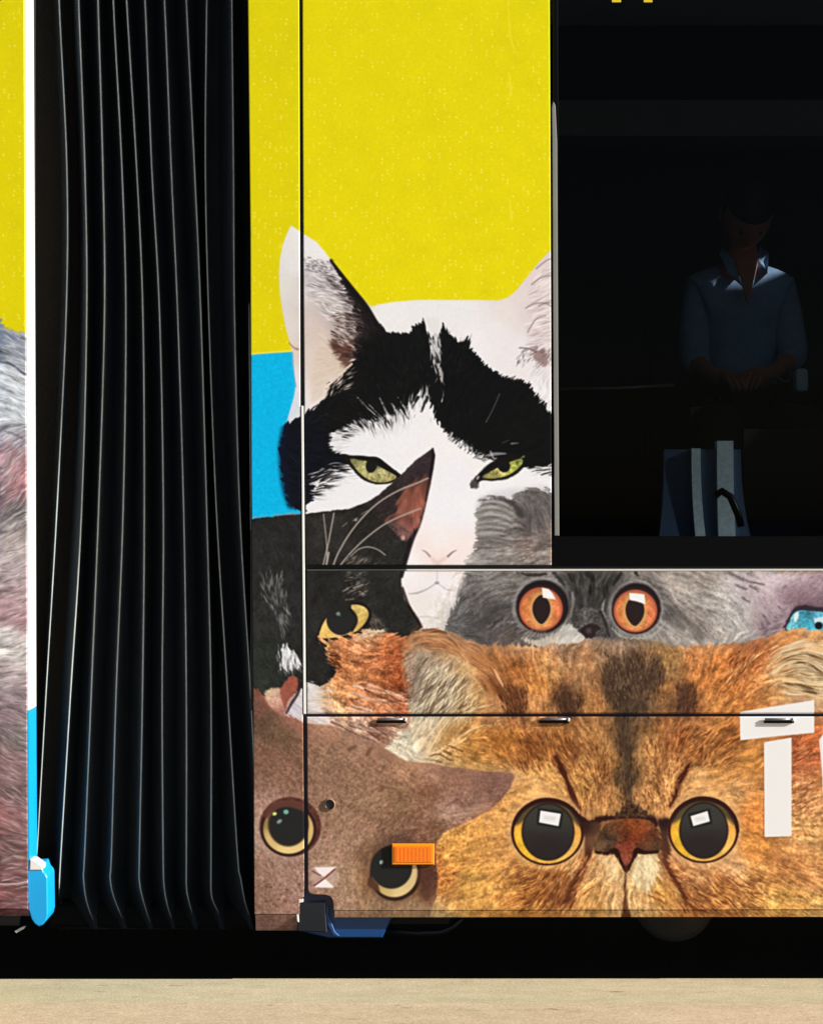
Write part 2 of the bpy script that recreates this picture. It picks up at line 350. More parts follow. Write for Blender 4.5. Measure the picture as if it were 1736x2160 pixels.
# ---- right eye
fill([(992,1024),(1002,1006),(1018,988),(1036,974),(1060,962),(1090,960),(1106,966),(1106,982),(1090,998),(1066,1010),(1040,1014),(1014,1014),(1004,1026),(996,1030)], (18,15,15), 1.8, .6)
fill([(1016,1006),(1028,997),(1045,988),(1072,975),(1096,967),(1102,973),(1094,986),(1076,999),(1058,1006),(1036,1009)], [(1025,1002,158,154,84),(1050,1000,176,166,104),(1085,985,160,166,78),(1098,970,128,136,66)], 1.4, tex=(('mid',.1),('mott',.12)))
ellipse(1062, 982, 13, 14, (16,16,16), 1.8, -20)
ellipse(1000, 1021, 9, 9, (72,66,70), 2.5, fur=1)
ellipse(1007, 1007, 3, 5, (150,140,146), 1.6, 30)
stroke([(1030,960,2.5),(1042,957,3.5),(1066,956,1.5)], 2, (150,150,160), .8, 1.4)
stroke([(1034,952,2),(1040,966,2),(1046,966,1.5)], 2, (190,190,196), .7, 1.4)
stroke([(1078,935,2),(1092,934,1)], 1.5, (150,150,150), .7, 1.4); stroke([(1058,934,1),(1072,928,1)], 1, (90,90,90), .7, 1.4)
stroke([(1098,966,1),(1104,962,2)], 1.5, (150,165,80), .7, 1.3)
# ---- white cat nose and mouth
stroke([(890,1160,.8),(898,1164,1.6),(906,1173,2)], 1.5, (150,128,116), .9, 1.4)
stroke([(962,1160,.8),(954,1164,1.6),(944,1173,2.4)], 1.5, (135,110,108), .9, 1.4)
stroke([(910,1176,3),(922,1186,5),(938,1176,3)], 4, (218,196,192), .7, 4)
stroke([(922,1190,1),(921,1228,2)], 1.5, (196,190,192), .6, 2)
ellipse(921, 1229, 5, 3, (150,146,150), 2)
stroke([(917,1231,1),(900,1242,1.4),(880,1250,1.8),(862,1252,1)], 1.4, (150,147,150), .75, 1.5)
stroke([(926,1232,1),(940,1242,1.2),(954,1245,.8)], 1.2, (170,167,170), .7, 1.5)
stroke([(878,1302,1),(900,1300,1.5),(925,1304,1)], 1.5, (180,172,164), .6, 1.8)

# ---- grey long-haired cat
GREY = [(1120,1045,118,112,108),(1160,1060,112,105,103),(1160,1120,124,110,106),(1110,1090,108,100,98),(1030,1060,172,166,162),(1020,1100,160,155,150),(1060,1080,165,160,155),
 (1020,1150,140,134,130),(1060,1150,150,140,134),(1110,1150,138,120,112),(1150,1180,150,138,130),(1100,1190,165,156,150),(1010,1190,170,166,163),(990,1210,150,146,146),(975,1230,165,160,160),
 (1000,1240,112,108,108),(1030,1230,125,119,115),(1060,1240,130,124,120),(1050,1280,100,96,95),(980,1280,112,109,109),(950,1310,112,109,107),(1000,1310,92,89,88),(1040,1320,100,95,95),(1070,1340,100,90,86),
 (1160,1205,140,134,130),(1110,1215,128,122,118),(1210,1225,100,96,92),(1240,1215,62,60,57),(1210,1270,70,68,66),(1250,1250,52,50,49),(1270,1230,80,78,74),(1230,1300,92,88,85),(1250,1310,86,80,78),
 (1285,1290,120,116,112),(1290,1215,90,86,82),(1330,1210,130,124,118),(1380,1215,150,140,134),(1420,1230,160,150,144),(1440,1260,172,163,158),(1400,1275,150,142,138),(1420,1290,120,112,110),(1440,1310,130,122,118),
 (1470,1330,128,120,116),(1460,1340,150,144,140),(1410,1330,150,144,140),(1480,1220,150,140,134),(1500,1260,178,172,168),(1540,1300,178,174,172),(1560,1240,192,185,186),(1520,1340,180,172,168),(1390,1345,160,150,140),(1220,1345,210,204,196)]
fill([(1210,1046),(1166,1040),(1146,1031),(1128,1027),(1106,1030),(1086,1040),(1074,1050),(1058,1048),(1034,1047),(1014,1056),(1004,1072),(1001,1095),(1004,1118),(1003,1142),(996,1160),(984,1180),(978,1205),(968,1240),
 (958,1272),(948,1296),(938,1320),(930,1350),(930,1380),(1640,1380),(1640,1170),(1210,1170)], GREY, 2.5, 3.2, tex=(('clump',.09),('fine',.05),('mott',.04)), smooth=False)
stroke([(1010,1056,3),(1030,1050,3),(1058,1052,4),(1080,1062,7),(1095,1082,6),(1102,1088,2)], 5, (66,62,60), .85, 4, 2)
for y0, d, c in ((1062,6,70),(1075,6,84),(1090,5,80),(1104,4,92),(1116,2,76),(1134,2,84),(1142,2,96)):
    stroke([(1004,y0+d,1),(1030,y0,2.2),(1056,y0+3,2.2),(1078,y0+8+d,1)], 2, (c,c-4,c-6), .55, 2.6, 1.5)
for y0, d in ((1056,6),(1068,6),(1083,6),(1097,5),(1122,3)):
    stroke([(1006,y0+d+2,1),(1032,y0+1,2.4),(1060,y0+4,2.6),(1088,y0+16+d,1)], 2, (190,185,180), .5, 2.8, 1.2)
hairs(420, [(1000,1120),(1110,1130),(1160,1190),(980,1195)], 24, None, .5, 20, 12, rel=(1.2,.72,1.1))
hairs(260, [(1110,1140),(1165,1140),(1165,1192),(1080,1192)], 16, None, .6, 21, 25, rel=(1.35,.72))
hairs(600, [(950,1210),(1090,1210),(1080,1350),(940,1345)], 36, None, .45, 22, 8, rel=(1.18,.78))
for p in ([(1020,1294,2),(1050,1280,5),(1082,1272,2)],[(990,1325,2),(1030,1300,4),(1060,1294,2)],[(1060,1244,1),(1085,1236,3)],[(1400,1275,3),(1430,1295,6),(1462,1322,5),(1480,1345,2)],[(1405,1302,2),(1440,1325,4)]):
    stroke(p, 4, (74,70,70), .55, 5, 3)
for p in ([(1010,1330,1),(1040,1316,3),(1080,1310,1)],[(1000,1250,1),(1030,1228,3),(1070,1226,1)]):
    stroke(p, 3, (158,152,148), .6, 3, 3)
hairs(380, [(1390,1210),(1520,1210),(1520,1350),(1400,1350)], 26, None, .4, 23, 12, rel=(1.12,.82))
# bridge between the eyes
fill([(1196,1208),(1300,1208),(1288,1240),(1282,1270),(1276,1300),(1264,1290),(1240,1282),(1215,1292),(1204,1270),(1206,1240)], (58,56,54), 6, 4, alpha=.8, tex=(('clump',.25),))
hairs(120, [(1190,1208),(1300,1208),(1275,1270),(1215,1270)], 20, [(130,126,120),(110,106,100),(30,28,28)], .6, 24, 15)
for p in ([(1090,1208,2),(1120,1212,3),(1150,1210,1)],[(1168,1208,3),(1182,1222,3),(1190,1234,1)],[(1308,1210,4),(1300,1222,4),(1292,1234,1)],[(1340,1208,3),(1345,1214,1)],[(1240,1209,8),(1250,1222,5)]):
    stroke(p, 3, (36,34,34), .8, 2, 1.5)
stroke([(1206,1250,1.5),(1207,1275,2.5),(1202,1300,2)], 2, (160,155,150), .7, 1.6, 1)
stroke([(1273,1262,1),(1270,1285,2.5),(1276,1300,1.5)], 2, (180,174,170), .7, 1.4, 1)
# pale patch and nose
fill([(1098,1345),(1130,1348),(1158,1338),(1180,1326),(1196,1314),(1212,1318),(1226,1328),(1234,1342),(1236,1370),(1150,1370)], [(1150,1350,190,180,168),(1200,1340,208,203,194),(1225,1345,216,211,203)], 2.5, 2, tex=(('fine',.04),))
fill([(1204,1312),(1207,1295),(1218,1284),(1236,1280),(1254,1283),(1268,1294),(1276,1312),(1284,1345),(1262,1343),(1238,1346),(1222,1334)], [(1215,1305,74,71,68),(1240,1290,104,100,98),(1262,1305,80,76,73),(1240,1322,110,104,100),(1275,1335,86,80,76)], 2.2, 1.5, tex=(('mott',.12),))
fill([(1222,1329),(1234,1318),(1258,1317),(1266,1328),(1258,1330),(1250,1344),(1236,1346),(1228,1338)], (50,36,38), 2, 1)
ellipse(1241, 1330, 6, 6, (88,66,66), 3)
stroke([(1266,1290,2.5),(1276,1315,3),(1284,1342,3)], 3, (40,36,35), .8, 2, 1)
def orange_eye(cx, cy, px, py, ring, iris, hl, prx, pry, lean):
    ellipse(cx, cy-4, ring[0]+5, ring[1]+6, (186,180,172), 4, tex=(('mid',.1),), alpha=.5)
    ellipse(cx+lean, cy-5, ring[0], ring[1], (34,24,30), 3.5, fur=.4)
    ellipse(cx, cy, iris[0]+3, iris[1]+3, (42,20,16), 2)
    ellipse(cx, cy, iris[0], iris[1], (178,92,68), 2.2)
    ellipse(cx, cy+1, iris[0]-5, iris[1]-5, [(cx-30,cy,206,124,72),(cx+30,cy,214,120,78),(cx,cy+34,214,138,84),(cx,cy-34,176,110,66)], 4, tex=(('mid',.05),('mott',.06)))
    ellipse(px, py, prx+6, pry+6, (206,160,96), 4, alpha=.75)
    fill([(px,py-pry),(px+prx*.75,py-pry*.6),(px+prx,py),(px+prx*.72,py+pry*.62),(px,py+pry+2),(px-prx*.72,py+pry*.62),(px-prx,py),(px-prx*.75,py-pry*.6)], (38,26,28), 1.4)
    fill(hl, (236,238,242), 1.3, smooth=False)
orange_eye(1140, 1284, 1141, 1284, (56,56), (46,46), [(1142,1239),(1156,1242),(1164,1250),(1171,1264),(1144,1260)], 19, 30, 3)
orange_eye(1339, 1288, 1338, 1287, (52,54), (46,45), [(1326,1250),(1358,1253),(1360,1274),(1342,1268),(1327,1265)], 20, 31, 2)
stroke([(1290,1325,2),(1310,1342,3),(1340,1347,3.5),(1375,1340,3.5),(1394,1322,2.5)], 3, (190,184,172), .85, 2, 1)
stroke([(1092,1318,2),(1110,1336,3),(1140,1344,3)], 3, (150,144,140), .75, 2, 1)
hairs(60, [(1085,1330),(1160,1340),(1120,1356),(1080,1350)], 22, [(60,50,50),(150,140,130)], .7, 25, 12)

# ---- pink-grey cat with the blue eye
PINK = [(1540,1230,188,178,182),(1570,1290,186,180,180),(1590,1340,176,166,166),(1620,1230,202,186,192),(1650,1215,200,184,190),(1640,1280,178,158,166),(1610,1320,124,104,112),(1630,1330,128,106,116),(1600,1300,170,154,160),
 (1660,1260,140,114,126),(1700,1250,142,118,130),(1736,1230,160,136,148),(1736,1270,116,92,104),(1690,1275,110,86,98),(1655,1300,150,130,142),(1645,1320,160,144,154),(1690,1215,190,170,180),(1750,1320,150,130,140)]
fill([(1532,1205),(1760,1205),(1760,1380),(1590,1380),(1585,1345),(1570,1300),(1555,1250)], PINK, 12, 4, tex=(('clump',.035),('mott',.035)), smooth=False)
hairs(160, [(1600,1290),(1650,1270),(1640,1340),(1595,1345)], 20, [(90,72,82),(176,160,168)], .6, 26, 14)
hairs(160, [(1640,1225),(1740,1215),(1740,1275),(1650,1275)], 14, [(110,86,98),(180,158,168)], .5, 27, 20)
for p in ([(1536,1208,4),(1560,1218,4),(1590,1230,1)],[(1575,1208,1.5),(1600,1222,1)],[(1550,1233,2),(1564,1240,2.4),(1576,1242,1)],[(1566,1262,2),(1578,1268,2)],[(1580,1236,1),(1600,1244,.6)],[(1560,1216,1),(1610,1234,1)]):
    stroke(p, 2, (96,88,90), .75, 1.8, 1.5)
fill([(1656,1330),(1660,1306),(1666,1292),(1674,1282),(1690,1276),(1715,1278),(1745,1288),(1745,1340)], (46,34,48), 3, 1)
fill([(1662,1330),(1664,1310),(1672,1294),(1684,1287),(1710,1288),(1745,1297),(1745,1345)], [(1672,1310,120,200,215),(1690,1300,60,150,180),(1715,1300,70,140,165),(1700,1318,60,165,195),(1736,1305,120,190,215)], 1.5, tex=(('mid',.10),('mott',.09)))
fill([(1672,1308),(1676,1293),(1684,1290),(1682,1304),(1676,1312)], (214,232,236), 1.6, 1)
fill([(1716,1304),(1736,1302),(1745,1308),(1745,1318),(1730,1312),(1720,1314)], (200,226,238), 1.8, 1)
ellipse(1725, 1319, 8, 8, (16,20,34), 1.8)

# ---- black cat with the pointed ear
DARK = [(560,1120,36,36,36),(620,1120,34,34,33),(700,1120,44,42,40),(760,1090,34,32,31),(820,1050,44,36,36),(890,980,50,40,44),(820,1200,38,38,37),(700,1230,34,33,32),(850,1290,36,35,34),(600,1300,40,40,40),(660,1380,32,32,31),(560,1400,38,42,38)]
fill([(500,1096),(530,1094),(565,1089),(600,1085),(640,1083),(690,1078),(735,1072),(765,1062),(795,1046),(822,1022),(850,995),(880,968),(900,953),(912,945),(917,956),(914,980),(908,1010),(898,1050),(888,1090),
 (878,1118),(868,1140),(860,1160),(856,1180),(850,1200),(846,1220),(846,1240),(852,1262),(866,1282),(878,1300),(888,1322),(880,1334),(868,1342),(860,1352),(840,1346),(800,1346),(760,1350),(720,1352),(690,1356),
 (690,1376),(696,1392),(712,1408),(706,1424),(692,1440),(672,1450),(654,1444),(632,1458),(600,1470),(560,1470),(500,1466)], DARK, 1.5, .8, tex=(('mott',.07),('mid',.06),('fine',.05)), smooth=False)
stroke([(912,946,2),(913,965,3.5),(908,1000,3.5),(897,1050,4),(884,1100,4.5),(868,1138,5),(856,1180,4),(846,1215,4)], 4, (22,14,18), .9, 2)
stroke([(848,1240,3),(862,1278,3),(880,1306,3),(888,1322,3)], 3, (26,12,12), .8, 2)
stroke([(505,1094,1),(560,1088,1.5),(600,1084,2),(640,1082,2)], 1.5, (190,150,150), .6, 1.5, 1)
EARIN = [(890,1012,104,60,50),(870,1040,138,76,60),(850,1070,142,82,66),(880,1060,150,84,66),(845,1110,128,72,62),(870,1110,150,86,74),(850,1135,160,110,100)]
fill([(903,1004),(905,1018),(897,1050),(886,1090),(874,1118),(862,1136),(850,1140),(843,1128),(832,1110),(820,1104),(806,1098),(826,1084),(838,1070),(842,1050),(852,1030),(876,1012)], [(x, y, r*.86, g*.92, b*.96) for x, y, r, g, b in EARIN], 5, 3, tex=(('mid',.09),('clump',.06)))
hairs(90, [(800,1090),(850,1100),(850,1135),(830,1120)], 22, [(120,100,96),(70,54,52)], .5, 28, 10, ang=40)
ellipse(850, 1134, 4, 5, (190,150,145), 2.5)
for p, w in (([(702,1194),(712,1168),(735,1128),(765,1090),(800,1058),(840,1034),(875,1020),(902,1008)],1.7),([(716,1194),(735,1170),(765,1140),(800,1112),(830,1095),(860,1082),(886,1072)],1.6),
             ([(681,1192),(690,1155),(697,1120),(704,1082)],1.5),([(690,1180),(688,1140),(682,1084)],1.2),([(740,1172),(756,1158),(775,1153),(795,1158),(812,1170)],1.3),([(688,1190),(693,1165)],2.2)):
    stroke(p, w, (176,166,158), .85, 1.2)
for p in ([(722,1110),(732,1102)],[(744,1098),(754,1092)],[(762,1084),(775,1076)]): stroke(p, 1.2, (130,124,118), .8, 1.3)
ellipse(750, 1096, 3, 3, (150,146,140), 2)
hairs(160, [(545,1200),(600,1200),(610,1290),(590,1310),(550,1250)], 20, [(150,150,150),(120,120,118),(90,90,90)], .75, 29, 14)
hairs(60, [(585,1290),(604,1290),(600,1340),(592,1340)], 18, [(110,110,108)], .6, 30, 12)
hairs(220, [(540,1110),(640,1100),(640,1200),(540,1210)], 12, [(64,64,66),(24,24,26)], .4, 31, 30)
hairs(90, [(722,1200),(772,1200),(770,1260),(728,1262)], 14, [(150,138,128),(110,100,94)], .75, 32, 22)
for p in ([(722,1248),(734,1240)],[(746,1240),(764,1232)],[(756,1246),(766,1252)],[(730,1265),(745,1262)],[(750,1214),(762,1208)]): stroke(p, 1.5, (158,146,136), .85, 1.3, .8)
hairs(90, [(730,1172),(760,1180),(800,1192),(720,1192)], 14, [(110,100,92)], .6, 33, 25)
hairs(100, [(770,1275),(800,1300),(812,1330),(776,1322)], 14, [(120,112,106),(80,70,64)], .7, 34, 30)
fill([(588,1390),(592,1372),(598,1358),(606,1366),(618,1374),(628,1390),(630,1404),(618,1412),(604,1412),(592,1406)], (206,208,216), 4, 5, tex=(('fine',.12),))
hairs(70, [(580,1375),(630,1375),(632,1410),(580,1415)], 18, [(160,160,166),(60,60,60)], .7, 35, 14)
# eye
fill([(670,1346),(674,1322),(686,1300),(700,1284),(720,1274),(745,1269),(768,1272),(782,1288),(782,1306),(770,1326),(750,1338),(720,1347),(695,1350)], (24,20,18), 2, .5)
fill([(674,1344),(677,1324),(686,1306),(697,1292),(715,1282),(736,1276),(755,1275),(770,1281),(777,1292),(774,1306),(764,1320),(750,1332),(726,1340),(700,1345)], [(680,1330,222,186,104),(700,1340,206,168,92),(760,1290,216,188,112),(765,1310,204,172,92),(740,1330,190,156,92)], 1.5, tex=(('mid',.05),('mott',.04)))
ellipse(719, 1306, 31, 33, (34,35,36), 1.6)
fill([(690,1300),(700,1278),(735,1270),(740,1282),(728,1300)], (34,33,32), 2)
stroke([(735,1283,2.5),(748,1296,3),(751,1312,3),(742,1330,2.5)], 2.5, (24,20,18), .9, 1.4)
ellipse(713, 1294, 4.5, 4, (110,130,128), 2); ellipse(717, 1298, 2, 2, (60,90,90), 1.5)

# ---- ginger cheek, white muzzle of the same cat
GING = [(700,1360,196,140,100),(720,1400,200,142,96),(760,1360,206,156,120),(780,1400,188,130,92),(820,1360,176,112,76),(845,1400,160,88,54),(800,1430,172,112,74),(850,1440,140,76,46),(740,1440,196,146,102),(690,1460,206,158,112),
 (720,1490,206,156,112),(780,1460,180,130,96),(800,1490,196,142,108),(860,1490,188,120,86),(780,1345,200,158,118),(760,1520,206,170,150),(800,1545,150,100,84),(830,1530,190,150,126),(850,1560,205,190,168),(700,1520,200,170,150),(860,1400,130,76,52)]
fill([(672,1348),(700,1349),(730,1342),(752,1336),(768,1328),(790,1328),(808,1330),(846,1342),(880,1340),(900,1380),(900,1600),(840,1600),(780,1570),(700,1535),(640,1520),(648,1470),(672,1452),(692,1440),(706,1424),(714,1408),(700,1396),(690,1380),(688,1362)],
 GING, 2.5, 4, tex=(('clump',.10),('mid',.07),('mott',.07)), smooth=False)
hairs(520, [(690,1350),(860,1345),(860,1440),(720,1440)], 16, [(224,176,136),(214,160,118),(146,86,54),(120,64,40)], .6, 36, 24)
hairs(130, [(768,1325),(806,1326),(806,1338),(740,1350)], 12, [(222,204,178)], .8, 37, 25)
hairs(160, [(690,1370),(720,1380),(725,1420),(700,1400)], 14, [(196,130,90),(40,26,22)], .7, 38, 14, ang=200)
fill([(600,1512),(612,1490),(626,1466),(638,1448),(656,1440),(676,1450),(682,1470),(678,1500),(690,1530),(640,1520)], [(620,1490,200,196,206),(650,1460,216,214,218),(668,1500,214,206,206),(690,1470,208,180,150)], 5, 4, tex=(('fine',.04),))
hairs(120, [(640,1440),(690,1450),(690,1515),(650,1510)], 22, [(226,222,222),(206,190,176)], .55, 39, 14)
for p in ([(745,1444),(790,1458),(830,1464),(866,1478)],[(735,1458),(780,1472),(830,1480),(868,1484)],[(730,1492),(760,1500),(800,1506),(830,1514)],[(815,1456),(850,1470)],[(745,1488),(790,1500)],[(770,1440),(800,1450)]):
    stroke(p, 1.7, (228,208,190), .85, 1.3, 1)
for p in ([(792,1464),(815,1472)],[(740,1475),(755,1474)],[(770,1456),(785,1462)],[(840,1450),(858,1462)],[(820,1478),(836,1480)]): stroke(p, 2.4, (86,48,40), .75, 1.8, 1.5)
hairs(170, [(730,1440),(865,1450),(865,1512),(720,1505)], 30, [(224,196,170),(120,72,52),(206,160,124)], .55, 40, 8)
hairs(200, [(700,1520),(860,1520),(860,1590),(760,1570)], 32, [(228,214,200),(104,70,58),(160,116,96)], .65, 41, 8)
for p in ([(700,1522),(745,1545),(780,1562)],[(735,1530),(770,1540),(800,1560)],[(780,1528),(815,1550)]): stroke(p, 1.7, (90,60,52), .7, 1.4, 1)
# nose of the calico at the left edge
fill([(530,1448),(545,1452),(556,1466),(572,1490),(600,1508),(640,1522),(620,1536),(560,1530),(500,1500),(500,1440)], [(540,1465,128,72,60),(560,1490,140,84,70),(600,1515,160,104,88)], 3, 2, tex=(('mott',.07),))
fill([(558,1462),(574,1450),(592,1452),(600,1470),(602,1492),(598,1506),(580,1498),(566,1484)], [(565,1460,206,180,150),(585,1480,206,160,142),(598,1500,150,100,90)], 3, 1.5, tex=(('mott',.05),))
fill([(590,1462),(596,1444),(606,1430),(618,1425),(628,1432),(628,1448),(618,1466),(606,1480),(602,1500),(600,1490)], [(615,1440,150,80,64),(600,1470,146,84,70)], 2.5, 1, tex=(('mott',.05),))
stroke([(634,1440,3),(628,1462,3),(614,1484,3),(604,1504,2)], 3, (40,26,32), .85, 2)

# ---- big ginger long-haired cat
BIG = [(870,1345,168,124,90),(900,1335,172,128,94),(950,1345,166,122,88),(880,1395,160,144,128),(866,1430,166,150,136),(900,1430,168,152,136),(940,1400,184,160,132),(980,1420,198,168,128),(930,1480,196,182,152),(900,1500,198,188,166),
 (1000,1470,200,166,120),(1040,1440,146,98,64),(1030,1400,160,112,72),(1060,1380,172,122,84),(1090,1410,158,104,62),(1100,1370,190,145,106),(1130,1440,190,136,82),(1160,1400,194,150,102),(1090,1490,128,88,64),(1050,1500,182,138,100),
 (1130,1490,194,144,100),(1180,1380,164,130,106),(1195,1475,92,68,52),(1230,1420,168,130,96),(1250,1480,164,120,80),(1300,1370,150,126,106),(1330,1420,84,70,60),(1300,1450,80,65,55),(1370,1430,84,68,58),(1340,1480,95,80,65),(1410,1400,164,130,90),
 (1400,1450,160,120,80),(1440,1470,98,70,54),(1480,1380,184,130,86),(1480,1430,184,125,76),(1520,1400,188,125,76),(1560,1390,164,105,65),(1550,1460,184,125,76),(1590,1370,158,98,64),(1620,1370,184,120,76),(1660,1345,194,136,86),(1720,1345,200,156,112),
 (1640,1400,200,156,112),(1700,1390,184,164,134),(1720,1430,220,202,168),(1680,1440,214,190,150),(1640,1450,204,160,112),(1600,1460,194,140,90),(1690,1470,186,152,122),(1570,1500,190,130,80),(1520,1490,184,130,80),
 (900,1560,195,175,145),(860,1570,208,198,178),(950,1560,195,155,105),(1000,1560,184,135,80),(1060,1560,174,120,66),(1120,1580,164,110,65),(1180,1560,150,105,65),(1240,1560,174,130,86),(1270,1600,184,140,90),(1320,1560,95,76,58),(1320,1640,96,76,58),
 (1380,1580,190,145,96),(1420,1560,164,110,70),(1480,1570,170,120,76),(1540,1560,160,110,66),(1520,1620,184,136,86),(1580,1600,184,135,80),(1690,1600,174,110,76),(1700,1560,184,112,74),(1700,1680,200,150,106),(1690,1750,206,162,112),(1000,1640,190,146,86),
 (1080,1660,206,160,106),(1130,1650,216,172,118),(1160,1620,200,155,100),(1230,1660,194,150,96),(1270,1680,184,140,95),(1370,1660,184,140,96),(1400,1640,200,155,105),(1480,1650,210,166,116),(1540,1670,210,166,116),(1590,1720,206,140,82),(1590,1790,210,150,86),
 (1040,1720,215,165,106),(1000,1760,210,160,96),(960,1800,205,155,90),(1060,1800,202,152,96),(930,1850,196,136,80),(1000,1860,206,162,96),(1060,1880,200,150,90),(1100,1850,190,140,86),(1150,1850,180,130,80),(1120,1900,186,136,80),(1180,1890,164,115,76),
 (1230,1830,206,162,116),(1250,1880,210,166,110),(1240,1910,210,165,106),(1290,1850,222,188,142),(1360,1840,224,206,168),(1300,1900,214,176,130),(1350,1900,214,176,126),(1400,1880,214,165,100),(1430,1840,200,150,106),(1480,1850,206,160,116),(1460,1900,180,126,80),
 (1520,1880,194,140,86),(1550,1830,220,176,132),(1600,1850,206,156,100),(1660,1830,200,146,96),(1650,1900,210,165,100),(1720,1850,206,156,106),(1720,1920,210,170,110),(900,1920,190,160,116)]
fill([(848,1372),(852,1354),(862,1340),(876,1331),(896,1327),(922,1328),(950,1335),(980,1346),(1005,1354),(1030,1358),(1080,1360),(1120,1363),(1160,1360),(1200,1357),(1235,1349),(1280,1344),(1330,1346),(1380,1352),
 (1425,1362),(1470,1364),(1510,1360),(1560,1354),(1590,1350),(1615,1343),(1645,1332),(1680,1326),(1720,1328),(1760,1338),(1760,1960),(880,1960),(880,1620),(846,1606),(812,1580),(838,1556),(862,1530),(866,1505),(862,1470),(858,1430),(851,1400)],
 BIG, 2.2, 2.6, tex=(('clump',.07),('mid',.06),('mott',.05)), smooth=False)
LT = [(232,196,150),(222,180,128),(214,168,112)]; DK = [(120,74,40),(96,56,30),(140,92,54)]
# ear rim
stroke([(852,1440,3),(850,1390,3),(856,1358,4),(874,1340,5),(905,1336,6),(940,1344,6),(975,1360,6),(1005,1385,6),(1030,1415,5),(1046,1440,3)], 5, (176,128,90), .7, 4, 2)
stroke([(892,1330,3),(915,1330,3),(940,1336,2)], 3, (84,46,26), .85, 2, 1)
hairs(300, [(860,1330),(940,1332),(1010,1360),(1050,1430),(1020,1440),(960,1375),(870,1365)], 34, [(210,160,120),(112,70,46),(190,140,100)], .6, 42, 10)
EH = [(228,214,186),(220,204,172),(232,222,200)]
hairs(260, [(870,1370),(960,1375),(1010,1430),(960,1500),(880,1500)], 50, [(108,92,80),(130,110,92),(96,76,56)], .6, 43, 10, bend=.8, ang=128)
hairs(330, [(890,1380),(960,1385),(1010,1430),(1010,1500),(900,1500)], 62, EH, .6, 44, 9, bend=.8, ang=124)
hairs(150, [(860,1370),(900,1375),(890,1470),(864,1480)], 34, [(176,164,152),(120,106,96),(150,136,124)], .6, 144, 8, ang=112)
for p in ([(985,1395),(940,1440),(915,1480),(898,1520)],[(1000,1420),(950,1455),(920,1500),(905,1540)],[(935,1390),(905,1430),(890,1480)],[(1020,1450),(970,1480),(930,1520),(880,1580)],[(960,1500),(930,1540),(900,1590)],[(970,1410),(925,1445),(900,1500)],
          [(1060,1525),(1000,1535),(940,1575),(895,1600)],[(1040,1485),(1000,1495),(955,1520),(925,1560)],[(900,1500),(880,1540),(858,1580)],[(1010,1540),(960,1570),(920,1600)]):
    stroke([(a,b,w) for (a,b),w in zip(p,(.8,1.6,1.4,.7))], 1.5, (236,216,180), .8, 1.2, .8)
for p in ([(925,1460),(912,1490),(900,1512)],[(1005,1462),(980,1485),(962,1502)],[(1002,1468),(975,1490)],[(940,1420),(925,1445)],[(950,1445),(935,1470)],[(985,1480),(965,1495)],[(880,1420),(890,1400),(902,1388)],[(1010,1482),(985,1496),(965,1506)],[(905,1595),(925,1590),(950,1604)],[(895,1600),(930,1606)],[(925,1578),(950,1590)],[(940,1570),(975,1584)]):
    stroke([(a,b,w) for (a,b),w in zip(p,(.7,2.0,.7))], 1.5, (104,76,48), .8, 1.4, 1)
stroke([(1042,1412,1.5),(1052,1432,2.6),(1066,1456,1)], 2, (228,190,158), .85, 1.6)
stroke([(1035,1430,4),(1052,1455,6),(1070,1480,5)], 5, (96,58,36), .6, 5, 3)
# right ear hair
hairs(330, [(1600,1400),(1650,1360),(1745,1345),(1745,1470),(1620,1460)], 70, EH, .6, 45, 7)
hairs(170, [(1620,1390),(1740,1370),(1745,1470),(1640,1460)], 50, [(110,90,66),(130,102,74)], .6, 46, 7)
for p in ([(1660,1402),(1690,1392),(1740,1400)],[(1600,1440),(1660,1432),(1736,1450)],[(1560,1416),(1600,1380),(1640,1362)],[(1530,1440),(1560,1405),(1590,1380)],[(1650,1385),(1700,1370),(1736,1376)],[(1640,1455),(1690,1460),(1736,1474)]):
    stroke([(a,b,w) for (a,b),w in zip(p,(.8,1.6,.8))], 1.5, (232,206,166), .8, 1.3, .8)
for p in ([(1654,1440),(1690,1446),(1725,1456)],[(1680,1395),(1710,1404),(1732,1418)],[(1690,1375),(1720,1385),(1736,1390)],[(1575,1440),(1590,1438)],[(1560,1420),(1545,1445)],[(1690,1456),(1720,1462)]):
    stroke([(a,b,w) for (a,b),w in zip(p,(.8,2.4,1))], 2, (92,70,46), .8, 1.6, 1)
hairs(160, [(1545,1375),(1600,1360),(1590,1400),(1540,1450),(1530,1430)], 30, [(90,48,24),(216,160,112)], .6, 47, 9, ang=128)
# dark marks of the forehead
def mark(p, w, c=(74,58,48), a=.7, s=7, f=4): stroke(p, w, c, a, s, f, n=4)
mark([(1290,1395,10),(1282,1420,14),(1288,1450,16),(1305,1480,14)], 14); mark([(1330,1385,16),(1340,1430,26),(1335,1465,22)], 22, a=.6)
mark([(1380,1390,8),(1388,1420,14),(1376,1450,12)], 12); mark([(1312,1480,16),(1314,1520,15),(1318,1570,13),(1322,1620,9),(1324,1680,7),(1326,1716,9)], 12, (70,58,48), .72, 5)
mark([(1190,1450,4),(1194,1475,15),(1200,1500,16)], 12, (78,54,44), .7); mark([(1444,1445,8),(1442,1475,13),(1450,1500,11)], 12, (84,58,46), .65)
mark([(1080,1450,5),(1090,1485,13),(1080,1502,8)], 10, (100,64,44), .6, 7); mark([(1205,1570,10),(1212,1590,12),(1205,1600,8)], 10, (104,64,42), .55, 8)
mark([(1250,1560,4),(1265,1600,6),(1280,1640,4)], 5, (112,76,48), .45, 6); mark([(1400,1560,8),(1404,1600,6),(1390,1630,4)], 6, (116,74,46), .5, 6)
